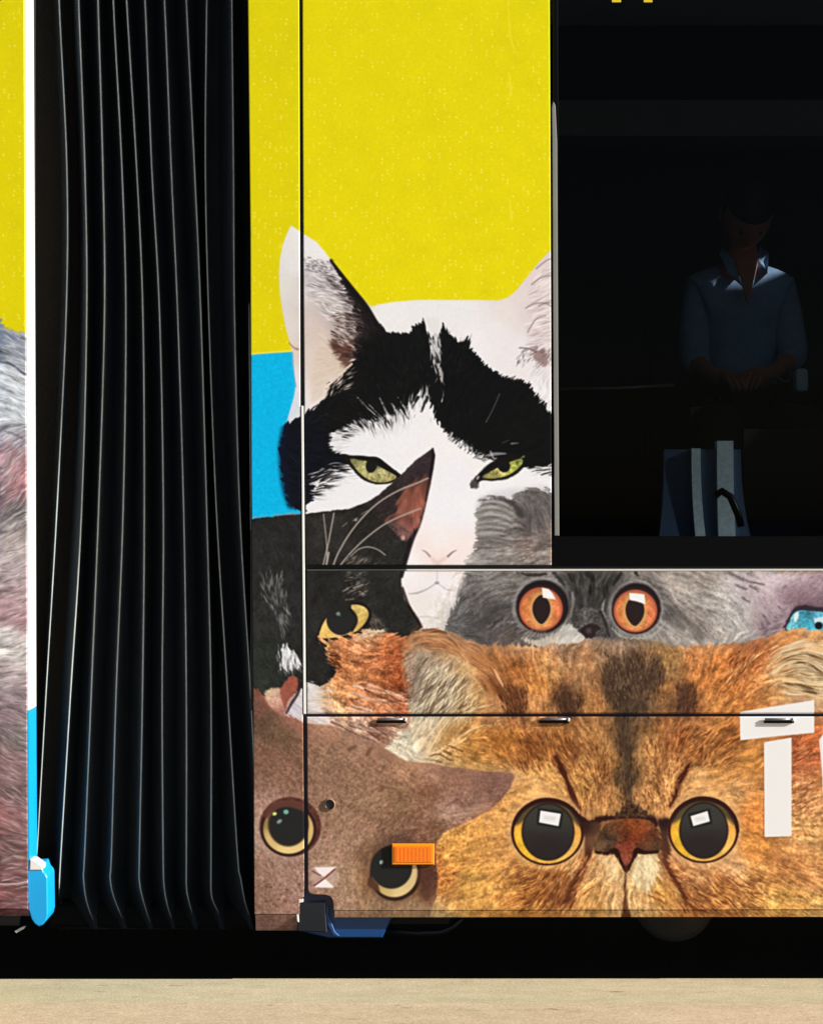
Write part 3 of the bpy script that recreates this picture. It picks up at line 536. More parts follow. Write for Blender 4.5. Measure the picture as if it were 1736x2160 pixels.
mark([(1270,1640,5),(1262,1680,5)], 5, (110,70,44), .45, 5); mark([(1380,1600,4),(1388,1640,4),(1378,1670,3)], 4, (104,66,42), .5, 4)
mark([(1040,1560,4),(1100,1560,7),(1150,1575,6)], 6, (120,76,42), .45, 8)
# coat texture by area
def coat(n, area, length, j, hi=1.27, lo=.64, sd=0, al=.6):
    hairs(n, area, length, None, al, 200+sd, j, rel=(hi, hi*.93)); hairs(int(n*.8), area, length*.9, None, al, 300+sd, j, rel=(lo, lo*1.15))
coat(1100, [(1070,1362),(1540,1362),(1540,1500),(1070,1500)], 14, 20, sd=1)
coat(300, [(1540,1380),(1620,1380),(1620,1500),(1540,1500)], 17, 16, sd=2)
coat(1100, [(960,1525),(1740,1525),(1740,1620),(980,1620)], 20, 13, 1.3, .6, sd=3)
coat(700, [(1190,1610),(1440,1610),(1420,1715),(1230,1715)], 12, 32, 1.3, .55, sd=4, al=.7)
coat(360, [(1440,1600),(1600,1600),(1740,1600),(1740,1700),(1560,1700),(1480,1660)], 24, 10, 1.2, .68, sd=5)
coat(220, [(980,1640),(1170,1640),(1080,1700),(1060,1860),(930,1860),(940,1780)], 26, 12, 1.1, .88, sd=6, al=.4)
coat(500, [(930,1800),(1080,1820),(1230,1840),(1200,1930),(910,1930)], 18, 14, 1.22, .68, sd=7)
coat(420, [(1070,1840),(1240,1800),(1200,1930),(1080,1930)], 22, 12, 1.3, .55, sd=8, al=.75)
coat(420, [(1210,1810),(1440,1810),(1450,1930),(1200,1930)], 26, 10, 1.2, .66, sd=9, al=.7)
coat(650, [(1420,1820),(1570,1830),(1740,1800),(1740,1930),(1440,1930)], 23, 12, 1.25, .6, sd=10, al=.7)
coat(200, [(1560,1660),(1740,1680),(1740,1840),(1560,1840)], 22, 12, 1.1, .85, sd=11)
hairs(120, [(1665,1560),(1720,1560),(1720,1720),(1665,1720)], 24, [(104,54,34),(224,170,130)], .75, 61, 8, ang=155)
mark([(1560,1790,3),(1640,1810,8),(1700,1850,5)], 6, (150,96,60), .45, 8); mark([(1080,1850,4),(1130,1840,7),(1190,1850,5)], 6, (128,80,48), .5, 8)
mark([(1480,1840,6),(1540,1860,8),(1560,1890,6)], 8, (150,94,56), .45, 8); mark([(1050,1900,3),(1150,1890,8),(1200,1900,6)], 8, (140,86,50), .4, 8)
# facial creases
for p, w in (([(1172,1598,5),(1186,1625,6),(1194,1645,4),(1203,1668,4),(1212,1690,3.5),(1224,1708,2.5)],4),([(1452,1612,4),(1440,1635,5),(1430,1655,4),(1422,1680,3.5),(1412,1700,2.5)],4)):
    stroke([(x, y, v*1.9) for x, y, v in p], w, (108,62,40), .6, 6, 3); stroke([(x, y, v*.95) for x, y, v in p], w, (60,28,22), .9, 2.2, 1.6)
for p in ([(1238,1780,5),(1236,1805,4),(1228,1830,4),(1212,1860,5),(1200,1880,5),(1188,1905,4)],[(1392,1770,5),(1398,1800,6),(1410,1835,5),(1428,1865,5),(1442,1890,5),(1448,1905,4)]):
    stroke([(x, y, v*2.0) for x, y, v in p], 4, (112,66,42), .6, 7, 4); stroke([(x, y, v*.95) for x, y, v in p], 4, (76,38,26), .75, 3, 2.4)
stroke([(1440,1900,2),(1470,1918,3),(1490,1922,1)], 2, (120,60,30), .8, 2.2, 1)
for p in ([(1360,1885,1),(1390,1898,2),(1412,1910,1)],[(1385,1850,1),(1400,1868,2)],[(1250,1870,1),(1222,1890,2)],[(1215,1895,1),(1200,1918,2)],[(1380,1880,1),(1400,1892,2)]): stroke(p, 1.5, (140,84,44), .7, 1.5, 1)

# flecked marks of the forehead and nose bridge, short dark and pale tufts
hairs(420, [(1270,1380),(1395,1380),(1400,1480),(1345,1500),(1345,1720),(1305,1720),(1300,1500),(1265,1470)], 12, [(58,44,36),(46,36,30),(80,62,50)], .75, 601, 20, width=1.4)
hairs(150, [(1275,1385),(1390,1385),(1390,1480),(1290,1480)], 11, [(160,134,108),(140,116,92)], .7, 602, 20, width=1.2)
hairs(110, [(1170,1455),(1225,1455),(1225,1505),(1170,1505)], 12, [(60,42,34)], .75, 603, 20, width=1.4)
hairs(110, [(1425,1450),(1468,1450),(1468,1505),(1425,1505)], 12, [(64,44,34)], .75, 604, 20, width=1.4)
hairs(220, [(1040,1440),(1110,1440),(1110,1500),(1060,1500)], 14, [(84,52,34),(70,42,28)], .65, 605, 18, width=1.3)
hairs(260, [(1190,1560),(1290,1560),(1290,1700),(1230,1700)], 14, [(110,66,38),(92,54,32)], .6, 606, 25, width=1.3)
hairs(240, [(1350,1560),(1450,1560),(1420,1700),(1350,1700)], 14, [(110,66,38),(92,54,32)], .6, 607, 25, width=1.3)
hairs(300, [(1090,1540),(1200,1540),(1190,1610),(1080,1620)], 18, [(112,68,36),(92,56,30)], .6, 608, 15, width=1.3)
hairs(300, [(1420,1540),(1560,1540),(1540,1620),(1440,1620)], 20, [(112,68,40),(96,58,34)], .6, 609, 12, width=1.3)
hairs(260, [(1080,1850),(1230,1850),(1200,1925),(1090,1925)], 20, [(112,68,40),(88,50,30)], .65, 610, 12, width=1.3)
hairs(300, [(1430,1850),(1600,1840),(1620,1925),(1440,1925)], 20, [(116,70,40),(92,54,32)], .6, 611, 12, width=1.3)
hairs(160, [(880,1400),(1000,1420),(980,1500),(900,1500)], 40, [(92,76,62),(110,92,72)], .7, 612, 9, width=1.3, ang=126)
def yellow_eye(cx, cy, rx, ry, pcx, pcy, prx, pry, hl, side):
    ellipse(cx, cy-2, rx+15, ry+15, (226,190,146), 10, alpha=.5, fur=2)
    ellipse(cx, cy-3, rx+6, ry+7, (48,18,20), 2)
    ellipse(cx, cy, rx, ry, [(cx-62,cy,236,164,66),(cx-50,cy+24,226,176,50),(cx-46,cy+4,214,184,40),(cx,cy+60,230,180,84),(cx+62,cy,232,166,82),(cx+50,cy+25,232,182,92),(cx,cy-50,96,78,40)], 2, tex=(('mid',.04),('mott',.03)))
    # upper lid shade printed in the picture of the eye
    fill([(cx-rx+2,cy-16),(cx-rx*.8,cy-ry*.66),(cx-rx*.4,cy-ry*.95),(cx,cy-ry-1),(cx+rx*.45,cy-ry*.9),(cx+rx*.82,cy-ry*.6),(cx+rx*.95,cy-14),(cx+rx*.6,cy-ry*.5),(cx,cy-ry*.6),(cx-rx*.6,cy-ry*.45)], (72,66,44), 5, alpha=.95)
    ellipse(pcx, pcy, prx+3, pry+3, (32,16,14), 2.4)
    ellipse(pcx, pcy, prx, pry, [(pcx,pcy-40,54,54,50),(pcx,pcy+40,38,32,34)], 2)
    fill([(x+dx*5, y+dy*5) for (x, y), (dx, dy) in zip(hl, ((-1,-1),(1,-1),(1,1),(-1,1)))], (26,26,26), 3, smooth=False)
    fill(hl, (232,232,234), 1.2, smooth=False)
    mx = sum(p[0] for p in hl)/4; my = sum(p[1] for p in hl)/4
    fill([(mx+(x-mx)*.55, my+(y-my)*.3) for x, y in hl], (214,214,218), 4, smooth=False)
    stroke([(cx-rx*.98,cy-22,3.5),(cx-rx*.72,cy-ry*.76,4),(cx-rx*.3,cy-ry-3,5),(cx+rx*.15,cy-ry-5,5),(cx+rx*.6,cy-ry*.9,4.5),(cx+rx*.95,cy-ry*.42,5),(cx+rx+4,cy,3)], 4, (46,20,22), .92, 2.2, .25)
yellow_eye(1154, 1757, 71, 64, 1155, 1754, 53, 58, [(1139,1709),(1182,1716),(1177,1742),(1136,1734)], 0)
yellow_eye(1482, 1753, 69, 63, 1483, 1751, 49, 57, [(1455,1721),(1491,1710),(1496,1732),(1461,1742)], 1)
# inner corners and bridge of the nose
stroke([(1225,1725,10),(1245,1738,13),(1280,1730,11),(1330,1726,11),(1375,1732,12),(1405,1732,8)], 8, (92,58,42), .55, 7, 3)
stroke([(1205,1705,4),(1222,1724,5),(1240,1738,9),(1252,1735,8),(1270,1726,5),(1300,1724,4),(1340,1722,4),(1372,1726,6),(1380,1738,7)], 6, (44,22,24), .95, 2.4, 1)
fill([(1228,1735),(1262,1735),(1266,1748),(1256,1772),(1246,1800),(1238,1812),(1234,1780)], [(1235,1742,48,28,28),(1258,1745,84,62,50),(1250,1775,112,84,64),(1238,1805,70,40,32)], 5, 1)
fill([(1387,1730),(1412,1728),(1408,1745),(1409,1770),(1413,1795),(1403,1810),(1396,1780),(1391,1755)], [(1405,1735,44,26,30),(1400,1765,78,54,46),(1408,1800,84,52,40)], 5, 1)
fill([(1318,1690),(1334,1690),(1356,1708),(1376,1722),(1360,1724),(1330,1722),(1296,1722),(1306,1710)], (70,52,40), 4, 3, tex=(('mott',.2),))
fill([(1252,1796),(1256,1768),(1266,1748),(1282,1736),(1300,1730),(1330,1727),(1360,1730),(1378,1738),(1388,1758),(1392,1796),(1350,1800),(1325,1802),(1290,1802)],
 [(1270,1780,92,72,52),(1285,1772,72,58,52),(1296,1748,96,66,44),(1330,1748,132,74,42),(1340,1765,132,66,40),(1365,1765,112,66,46),(1375,1785,78,60,44),(1325,1775,128,66,44),(1350,1785,84,58,44)], 3, 1.5, tex=(('mott',.09),('mid',.1)))
fill([(1298,1781),(1322,1776),(1340,1782),(1336,1802),(1330,1822),(1320,1834),(1310,1822),(1303,1804)], [(1320,1790,122,64,48),(1320,1815,140,82,68)], 2, .5, tex=(('mott',.08),))
stroke([(1256,1797,2.5),(1280,1800,4),(1296,1794,6),(1303,1806,5),(1312,1824,3),(1320,1834,5),(1329,1822,3),(1337,1806,4),(1342,1794,6),(1360,1798,4),(1386,1796,2.5)], 3, (38,16,14), .95, 1.6)
stroke([(1320,1830,4),(1318,1850,2.5),(1317,1880,3),(1318,1910,5),(1320,1935,10)], 3, (80,48,36), .85, 2.4, 1)
fill([(1262,1806),(1292,1804),(1304,1826),(1306,1850),(1290,1850),(1272,1830)], (226,200,158), 6, 3, alpha=.7)
fill([(1336,1822),(1350,1806),(1378,1806),(1384,1830),(1376,1860),(1360,1885),(1338,1858)], (226,212,178), 6, 3, alpha=.8)

# ---- smooth brown cat
BROWN = [(540,1500,112,76,66),(560,1530,98,78,62),(600,1550,104,80,64),(620,1520,150,104,90),(560,1600,118,86,72),(600,1640,132,98,84),(540,1650,128,96,86),(680,1540,160,120,100),(760,1560,158,122,104),(700,1600,140,108,90),(800,1620,148,112,92),
 (860,1620,164,124,100),(900,1640,166,126,106),(960,1640,142,104,88),(1040,1650,130,94,84),(1050,1670,134,98,88),(980,1690,140,104,92),(940,1712,166,132,118),(1000,1712,154,118,104),(900,1700,142,104,84),(900,1670,120,82,62),(850,1690,136,104,80),(780,1700,146,114,92),
 (760,1650,140,108,88),(880,1740,126,90,72),(830,1750,132,98,78),(920,1750,122,88,68),(760,1760,156,122,104),(720,1790,162,128,110),(700,1840,168,138,120),(740,1860,164,132,106),(720,1900,166,132,112),(680,1740,150,116,98),(690,1710,140,110,92),(550,1690,160,126,116),
 (540,1760,158,132,122),(550,1830,146,114,102),(600,1840,150,118,106),(620,1880,158,124,114),(560,1900,140,108,96),(600,1910,158,120,108),(780,1800,120,88,66),(770,1860,150,110,80),(800,1910,148,118,92),(880,1900,150,120,94),(900,1840,92,66,56),(910,1870,110,80,64),(860,1920,160,128,98),(840,1780,60,44,44)]
BROWN = [(x, y, r*.99, g*.98, b*.96) for x, y, r, g, b in BROWN]
fill([(500,1452),(530,1456),(548,1466),(562,1488),(590,1506),(620,1520),(655,1526),(700,1530),(745,1546),(790,1566),(825,1588),(855,1604),(905,1610),(960,1618),(1010,1624),(1055,1628),(1080,1630),(1084,1640),(1074,1664),(1056,1686),(1036,1706),(1005,1724),(970,1740),
 (935,1756),(922,1775),(918,1800),(922,1850),(920,1890),(908,1920),(900,1960),(500,1960)], BROWN, 2.5, .8, tex=(('mott',.05),('fine',.03),('mid',.025)), smooth=False)
hairs(600, [(540,1540),(800,1590),(900,1700),(800,1760),(540,1700)], 9, [(176,138,118),(92,64,52)], .4, 62, 30)
hairs(500, [(700,1650),(900,1680),(900,1760),(760,1780)], 12, [(180,144,124),(86,60,46)], .4, 63, 20)
for p in ([(748,1574,4),(736,1580,4)],[(782,1578,4),(774,1590,4)],[(800,1668,3),(808,1660,3)],[(840,1672,3),(844,1680,3)],[(600,1898,3),(602,1900,3)],[(578,1906,3),(581,1908,3)],[(560,1868,3),(562,1870,3)],[(880,1750,3),(870,1756,4)]):
    stroke(p, 3, (96,66,50), .7, 3, 1)
for _k in range(26): 
    _x, _y = _r.uniform(540,640), _r.uniform(1855,1915); ellipse(_x, _y, _r.uniform(1,2.4), _r.uniform(1,2), (80,50,44), 1.5, alpha=.7, n=8)
fill([(930,1716),(960,1704),(1000,1700),(1046,1690),(1030,1706),(990,1722),(950,1730)], (176,142,124), 7, 1, alpha=.55)
stroke([(715,1838),(735,1846),(750,1862),(756,1880)], 3, (190,160,132), .45, 5); stroke([(716,1836),(724,1842),(742,1844)], 2, (120,90,66), .55, 3)
def brown_eye(cx, cy, rx, ry, px, py, pr, ring, tilt):
    ellipse(cx-2, cy-1, rx+20, ry+19, (178,146,132), 7, tilt, alpha=.55)
    ellipse(cx+4, cy-6, rx+12, ry+12, (84,46,42), 3, tilt, tex=(('mott',.08),))
    ellipse(cx, cy, rx+6, ry+6, (44,26,20), 1.8, tilt)
    ellipse(cx, cy, rx, ry, [(cx-50,cy-10,140,112,72),(cx-42,cy+15,206,178,118),(cx,cy+48,230,200,138),(cx+45,cy+10,206,172,112),(cx+20,cy+44,226,196,134),(cx,cy-50,90,50,40)], 2, tilt)
    ellipse(px, py, pr[0]+4, pr[1]+4, (52,40,28), 3); ellipse(px, py, pr[0], pr[1], (32,33,34), 2)
brown_eye(608, 1749, 53, 51, 608, 1739, (39,42), 0, 10)
fill([(556,1722),(566,1702),(588,1690),(620,1688),(646,1700),(640,1710),(610,1702),(584,1706),(568,1724)], (96,58,50), 3, alpha=.8)
ellipse(579, 1716, 4.5, 3.5, (220,220,130), 2, -20); ellipse(603, 1712, 5.5, 5, (110,170,150), 2); ellipse(589, 1732, 6, 3.5, (130,150,148), 2.5, -35)
ellipse(832, 1836, 66, 70, (100,72,58), 9, alpha=.6)
ellipse(834, 1842, 54, 58, (46,28,20), 2.4, 20)
ellipse(832, 1842, 48, 50, [(870,1850,214,186,132),(840,1890,226,200,140),(810,1880,200,170,110),(800,1840,80,62,46)], 2, 20)
ellipse(825, 1829, 44, 45, (32,33,33), 2.4)
fill([(778,1850),(772,1862),(780,1872),(800,1880),(795,1862)], (84,52,38), 4, 1)
stroke([(782,1800,2),(776,1830,2.5),(772,1862,3)], 2, (160,116,80), .5, 2.5)
ellipse(804, 1818, 3.5, 4.5, (170,200,196), 2, 20)
fill([(884,1826),(912,1824),(920,1850),(914,1880),(896,1900),(884,1880)], (84,56,50), 9, 1, alpha=.75)

# ---- coat on the far left panel
LEFT = [(0,700,110,122,140),(30,712,120,130,150),(10,740,120,128,140),(50,740,130,134,150),(20,770,196,204,214),(50,790,200,206,214),(20,850,196,206,216),(40,880,200,208,216),(10,900,186,190,200),(40,930,150,138,150),(30,960,160,126,132),(10,990,176,150,156),
 (45,1000,170,112,118),(30,1040,150,108,112),(10,1050,120,104,110),(40,1080,110,104,104),(20,1110,140,132,132),(30,1160,176,166,166),(20,1210,186,172,176),(40,1260,176,150,156),(15,1290,160,130,136),(40,1310,150,118,124),(20,1340,206,204,204),(40,1380,206,202,200),
 (20,1420,180,168,170),(40,1460,140,126,130),(15,1500,130,112,118),(40,1560,124,116,116),(20,1600,136,108,112),(40,1660,120,98,100),(20,1720,140,98,100),(40,1760,124,92,92),(20,1800,112,84,84),(40,1840,118,82,84),(20,1880,128,84,86),(40,1920,116,76,78),(20,1955,100,66,66)]
fill([(-60,684),(10,690),(40,700),(62,706),(75,710),(75,1990),(-60,1990)], LEFT, 4, 3, tex=(('clump',.09),('fine',.05)))
stroke([(-10,690,2),(15,695,3),(40,704,3),(60,709,3)], 3, (216,220,226), .5, 4, 2)
L1 = [(-5,700),(62,715),(62,1120),(-5,1120)]; L2 = [(-5,1100),(62,1100),(62,1950),(-5,1950)]
hairs(420, L1, 30, [(226,230,238),(206,210,220)], .6, 64, 10); hairs(160, L1, 24, [(86,88,100),(104,92,100)], .6, 65, 10)
hairs(620, L2, 30, [(222,214,216),(196,182,186)], .55, 66, 10); hairs(460, L2, 26, [(76,58,64),(96,76,82)], .55, 67, 10)
hairs(150, [(-5,1560),(62,1560),(62,1950),(-5,1950)], 26, [(110,70,74),(190,160,164)], .6, 68, 10)
stroke([(-5,760,2),(20,766,2.5),(56,790,2)], 2, (70,72,88), .8, 2, 2); stroke([(-5,905,1.5),(30,915,2),(60,932,1.5)], 1.5, (90,90,104), .6, 2, 1.5)
stroke([(-5,1864),(30,1864),(62,1858)], 2, (200,176,178), .85, 1.4)

# broad tufts over the two ginger coats and the brown one, then the crispness of the print
def tufts(pts, a, b_, soft=14):
    sl, sd = sdf_poly(pts, 10); m = ss(sd/soft+.3)
    f = 1+m*(a*np.tanh(TUFT[sl])+b_*np.tanh(MOTT[sl]))
    img[sl] *= np.stack([f**.8, f**1.06, f**1.22], -1)
TUFT = norm(smear(norm(blur(rng.standard_normal((PH, PW)).astype(np.float32), 3)), 5))
keep = img.copy()
tufts([(1080,1365),(1560,1365),(1640,1420),(1560,1500),(1545,1600),(1500,1640),(1420,1700),(1220,1700),(1120,1640),(900,1590),(1060,1500)], .10, .03, 20)
tufts([(1080,1810),(1230,1800),(1400,1800),(1560,1830),(1600,1920),(1060,1920)], .11, .03, 20)
tufts([(930,1700),(1070,1660),(1070,1810),(1050,1920),(920,1920)], .05, .03, 20); tufts([(1560,1660),(1736,1660),(1736,1920),(1600,1920),(1560,1830)], .07, .03, 20)
tufts([(1665,1570),(1722,1570),(1722,1760),(1665,1760)], .11, .04)
tufts([(690,1352),(860,1345),(862,1560),(790,1560),(700,1500)], .09, .05)
tufts([(505,1500),(600,1540),(860,1620),(1000,1680),(920,1900),(505,1920)], .05, .045)
hairs(700, [(540,1540),(800,1590),(920,1660),(900,1780),(760,1800),(700,1700),(540,1690)], 10, None, .7, 401, 22, rel=(1.3,.72,1.2))
hairs(300, [(540,1690),(700,1700),(780,1900),(540,1920)], 8, None, .5, 402, 25, rel=(1.2,.8))
tufts([(960,1210),(1100,1210),(1500,1215),(1520,1340),(940,1340)], .04, .02)
def grade(pts, sat, con, piv, soft=14, tint=(1, 1, 1)):
    sl, sd = sdf_poly(pts, 12); m = ss(sd/soft+.4)[..., None]; c = img[sl]; l = c.mean(2, keepdims=True)
    g = l+(c-l)*sat; g = (g-piv)*con+piv*.97; img[sl] = c*(1-m)+g*np.array(tint, np.float32)*m
grade([(870,1345),(950,1350),(1040,1375),(1300,1362),(1500,1375),(1600,1365),(1700,1340),(1745,1345),(1745,1925),(925,1925),(930,1770),(1090,1650),(1060,1615),(900,1590),(930,1520),(960,1430)], 1.06, 1.04, 150, 20, (1.0,.975,.945))
grade([(700,1352),(860,1345),(862,1500),(730,1500)], 1.1, 1.04, 140, 16, (.98,.93,.92))
grade([(1010,1048),(1110,1026),(1166,1040),(1166,1196),(1330,1205),(1400,1215),(1400,1345),(1180,1345),(940,1340),(975,1230),(1004,1130)], .75, 1.02, 120, 20, (.90,.90,.915))
# eyes, nose leather and lettering stay clean
for cx, cy, rx, ry in ((1154,1755,76,70),(1482,1752,75,70),(610,1746,64,62),(832,1838,58,60),(1141,1283,54,54),(1339,1287,54,54)):
    sl = (slice(int((cy-ry)*PS), int((cy+ry)*PS)), slice(int((cx-rx)*PS), int((cx+rx)*PS)))
    yy, xx = np.mgrid[sl[0], sl[1]]; d = np.hypot((xx/PS-cx)/rx, (yy/PS-cy)/ry); m = ss((1-d)*8)[..., None]
    img[sl] = img[sl]*(1-m)+keep[sl]*m
# ---- pale sticker crossed out, on the flap corner
fill([(658,1830),(704,1828),(712,1862),(704,1868),(662,1866)], (212,190,186), 3, alpha=.35)
fill([(662,1829),(708,1828),(684,1848),(676,1846)], (236,226,226), 1.4, smooth=False); fill([(684,1852),(704,1870),(700,1872),(662,1871),(664,1868)], (238,230,230), 1.6, smooth=False)
stroke([(706,1833),(684,1852),(662,1868)], 1.5, (110,40,56), .95, 1); stroke([(658,1836),(668,1842),(676,1846)], 1.5, (110,50,60), .85, 1.2)

# ---- white lettering
fill([(1559,1501),(1640,1488),(1716,1476),(1716,1545),(1640,1552),(1560,1561)], (231,230,231), 1.0, smooth=False)
stroke([(1611,1568),(1610,1700),(1610,1766),(1668,1766)], 1.2, (110,50,40), .5, 1.5, n=1)
fill([(1610,1565),(1668,1555),(1668,1763),(1611,1765)], (230,229,230), 1.0, smooth=False)
fill([(1726,1560),(1736,1545),(1770,1545),(1770,1790),(1738,1765),(1733,1640)], (224,224,228), 1.4, smooth=False)

low = blur(img, 9); img += .38*(img-low); img[:] = .3*img+.7*blur(img, 1)
np.clip(img, 4, 246, out=img)

# ================================================================== materials
def srgb(c):
    return tuple(((v/255)/12.92 if v/255 <= .04045 else ((v/255+.055)/1.055)**2.4) for v in c)+(1,)

def mat(name, col, rough=.5, metal=0, noise=None, bump=None, coat=0, spec=.5):
    """col in 0..255 sRGB; noise = (scale, strength, stretch) mottles the colour; bump = (scale, strength, distance)"""
    m = D.materials.new(name); m.use_nodes = True
    nt = m.node_tree; b = nt.nodes['Principled BSDF']
    b.inputs['Base Color'].default_value = srgb(col); b.inputs['Roughness'].default_value = rough
    b.inputs['Metallic'].default_value = metal; b.inputs['Coat Weight'].default_value = coat
    b.inputs['Specular IOR Level'].default_value = spec
    tc = nt.nodes.new('ShaderNodeTexCoord')
    if noise:
        mp = nt.nodes.new('ShaderNodeMapping'); nt.links.new(tc.outputs['Object'], mp.inputs[0])
        mp.inputs['Scale'].default_value = noise[2] if len(noise) > 2 else (1, 1, 1)
        n = nt.nodes.new('ShaderNodeTexNoise'); n.inputs['Scale'].default_value = noise[0]; n.inputs['Detail'].default_value = 6
        nt.links.new(mp.outputs[0], n.inputs[0])
        mx = nt.nodes.new('ShaderNodeMix'); mx.data_type = 'RGBA'; mx.blend_type = 'MULTIPLY'; mx.inputs[0].default_value = noise[1]
        rp = nt.nodes.new('ShaderNodeValToRGB'); rp.color_ramp.elements[0].position = .3; rp.color_ramp.elements[1].position = .7
        rp.color_ramp.elements[0].color = (.25, .25, .25, 1); rp.color_ramp.elements[1].color = (1.25, 1.25, 1.25, 1)
        nt.links.new(n.outputs[0], rp.inputs[0]); mx.inputs[6].default_value = srgb(col); nt.links.new(rp.outputs[0], mx.inputs[7])
        nt.links.new(mx.outputs[2], b.inputs['Base Color'])
    if bump:
        n2 = nt.nodes.new('ShaderNodeTexNoise'); n2.inputs['Scale'].default_value = bump[0]; n2.inputs['Detail'].default_value = 5
        nt.links.new(tc.outputs['Object'], n2.inputs[0])
        bp = nt.nodes.new('ShaderNodeBump'); bp.inputs['Strength'].default_value = bump[1]; bp.inputs['Distance'].default_value = bump[2]
        nt.links.new(n2.outputs[0], bp.inputs['Height']); nt.links.new(bp.outputs[0], b.inputs['Normal'])
    return m

def wrap_material():
    m = D.materials.new('printed_film'); m.use_nodes = True; nt = m.node_tree; b = nt.nodes['Principled BSDF']
    im = D.images.new('printed_film', PW, PH)
    a = np.ones((PH, PW, 4), np.float32); a[..., :3] = np.clip(img/255, 0, 1)[::-1]
    im.pixels.foreach_set(a.ravel()); im.pack(); im.update()
    t = nt.nodes.new('ShaderNodeTexImage'); t.image = im; t.extension = 'MIRROR'; t.interpolation = 'Cubic'
    uv = nt.nodes.new('ShaderNodeUVMap'); uv.uv_map = 'print'
    nt.links.new(uv.outputs[0], t.inputs[0]); nt.links.new(t.outputs[0], b.inputs['Base Color'])
    b.inputs['Roughness'].default_value = .42; b.inputs['Specular IOR Level'].default_value = .14
    tc = nt.nodes.new('ShaderNodeTexCoord'); n = nt.nodes.new('ShaderNodeTexNoise'); n.inputs['Scale'].default_value = 4
    nt.links.new(tc.outputs['Object'], n.inputs[0]); bp = nt.nodes.new('ShaderNodeBump'); bp.inputs['Strength'].default_value = .06; bp.inputs['Distance'].default_value = .02
    nt.links.new(n.outputs[0], bp.inputs['Height']); nt.links.new(bp.outputs[0], b.inputs['Normal'])
    return m

def glass_material():
    m = D.materials.new('tinted_glass'); m.use_nodes = True; nt = m.node_tree; nt.nodes.clear()
    o = nt.nodes.new('ShaderNodeOutputMaterial'); mx = nt.nodes.new('ShaderNodeMixShader'); tr = nt.nodes.new('ShaderNodeBsdfTransparent')
    gl = nt.nodes.new('ShaderNodeBsdfGlossy'); fr = nt.nodes.new('ShaderNodeLayerWeight'); fr.inputs[0].default_value = .5; pw = nt.nodes.new('ShaderNodeMath'); pw.operation = 'POWER'; pw.inputs[1].default_value = 5; ma = nt.nodes.new('ShaderNodeMath'); ma.operation = 'MULTIPLY_ADD'; ma.inputs[1].default_value = .6; ma.inputs[2].default_value = .010
    tr.inputs[0].default_value = (.36, .40, .43, 1); gl.inputs['Roughness'].default_value = .02; gl.inputs[0].default_value = (.5, .5, .5, 1)
    nt.links.new(fr.outputs['Facing'], pw.inputs[0]); nt.links.new(pw.outputs[0], ma.inputs[0]); nt.links.new(ma.outputs[0], mx.inputs[0]); nt.links.new(tr.outputs[0], mx.inputs[1]); nt.links.new(gl.outputs[0], mx.inputs[2]); nt.links.new(mx.outputs[0], o.inputs[0])
    return m

M = dict(
 film=wrap_material(), glass=glass_material(),
 black=mat('black_rubber', (16,16,17), .55, bump=(300,.2,.002)),
 frit=mat('black_glass_border', (7,7,8), .3, spec=.1),
 fold=mat('bellows_fabric', (60,69,77), .6, noise=(60,.35,(1,1,.15)), bump=(700,.25,.001)),
 bead=mat('bellows_piping', (184,190,186), .5, noise=(40,.3,(1,1,.4)), bump=(400,.3,.001)),
 seal=mat('ribbed_seal', (48,42,34), .9, noise=(260,.8), bump=(300,.5,.002)),
 white=mat('white_paint', (232,232,228), .35, noise=(8,.08)),
 blue=mat('blue_paint', (0,66,124), .4, noise=(10,.12)),
 lightblue=mat('pale_blue_paint', (10,168,236), .4, noise=(12,.1)),
 navy=mat('dark_blue_frame', (3,14,28), .5, noise=(14,.3)),
 revealgrey=mat('grey_reveal', (128,128,122), .5, noise=(20,.15,(1,1,.3))),
 steel=mat('hinge_steel', (130,130,134), .35, .5, noise=(60,.2)),
 chrome=mat('bright_pin', (235,235,235), .3, .1),
 amber=mat('amber_lens', (250,122,0), .3, coat=.5, noise=(120,.10)),
 amberrim=mat('amber_lens_rim', (252,150,10), .35),
 under=mat('underbody_black', (10,10,11), .85, noise=(9,.5)),
 tank=mat('dusty_tank', (74,70,64), .8, noise=(10,.4)),
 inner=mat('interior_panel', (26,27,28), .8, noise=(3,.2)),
 coving=mat('interior_coving', (150,150,148), .8, noise=(3,.2)),
 yellow=mat('yellow_sticker', (226,200,30), .5, noise=(30,.1)),
 seatblue=mat('seat_blue_fabric', (70,92,118), .85, noise=(90,.3), bump=(500,.3,.001)),
 seatnavy=mat('seat_navy_fabric', (8,10,20), .85, noise=(90,.3)),
 seatgrey=mat('seat_grey_stripe', (236,246,244), .85, noise=(110,.3), bump=(500,.3,.001)),
 shirt=mat('blue_shirt_cloth', (150,180,216), .85, noise=(25,.25), bump=(40,.3,.006)),
 trousers=mat('dark_trousers_cloth', (26,27,32), .9, noise=(20,.2), bump=(30,.3,.006)),
 skin=mat('skin', (200,126,104), .55, noise=(14,.15)),
 hair=mat('dark_hair', (20,17,15), .6, bump=(120,.6,.004)),
 shoe=mat('shoe_leather', (20,18,17), .4),
)

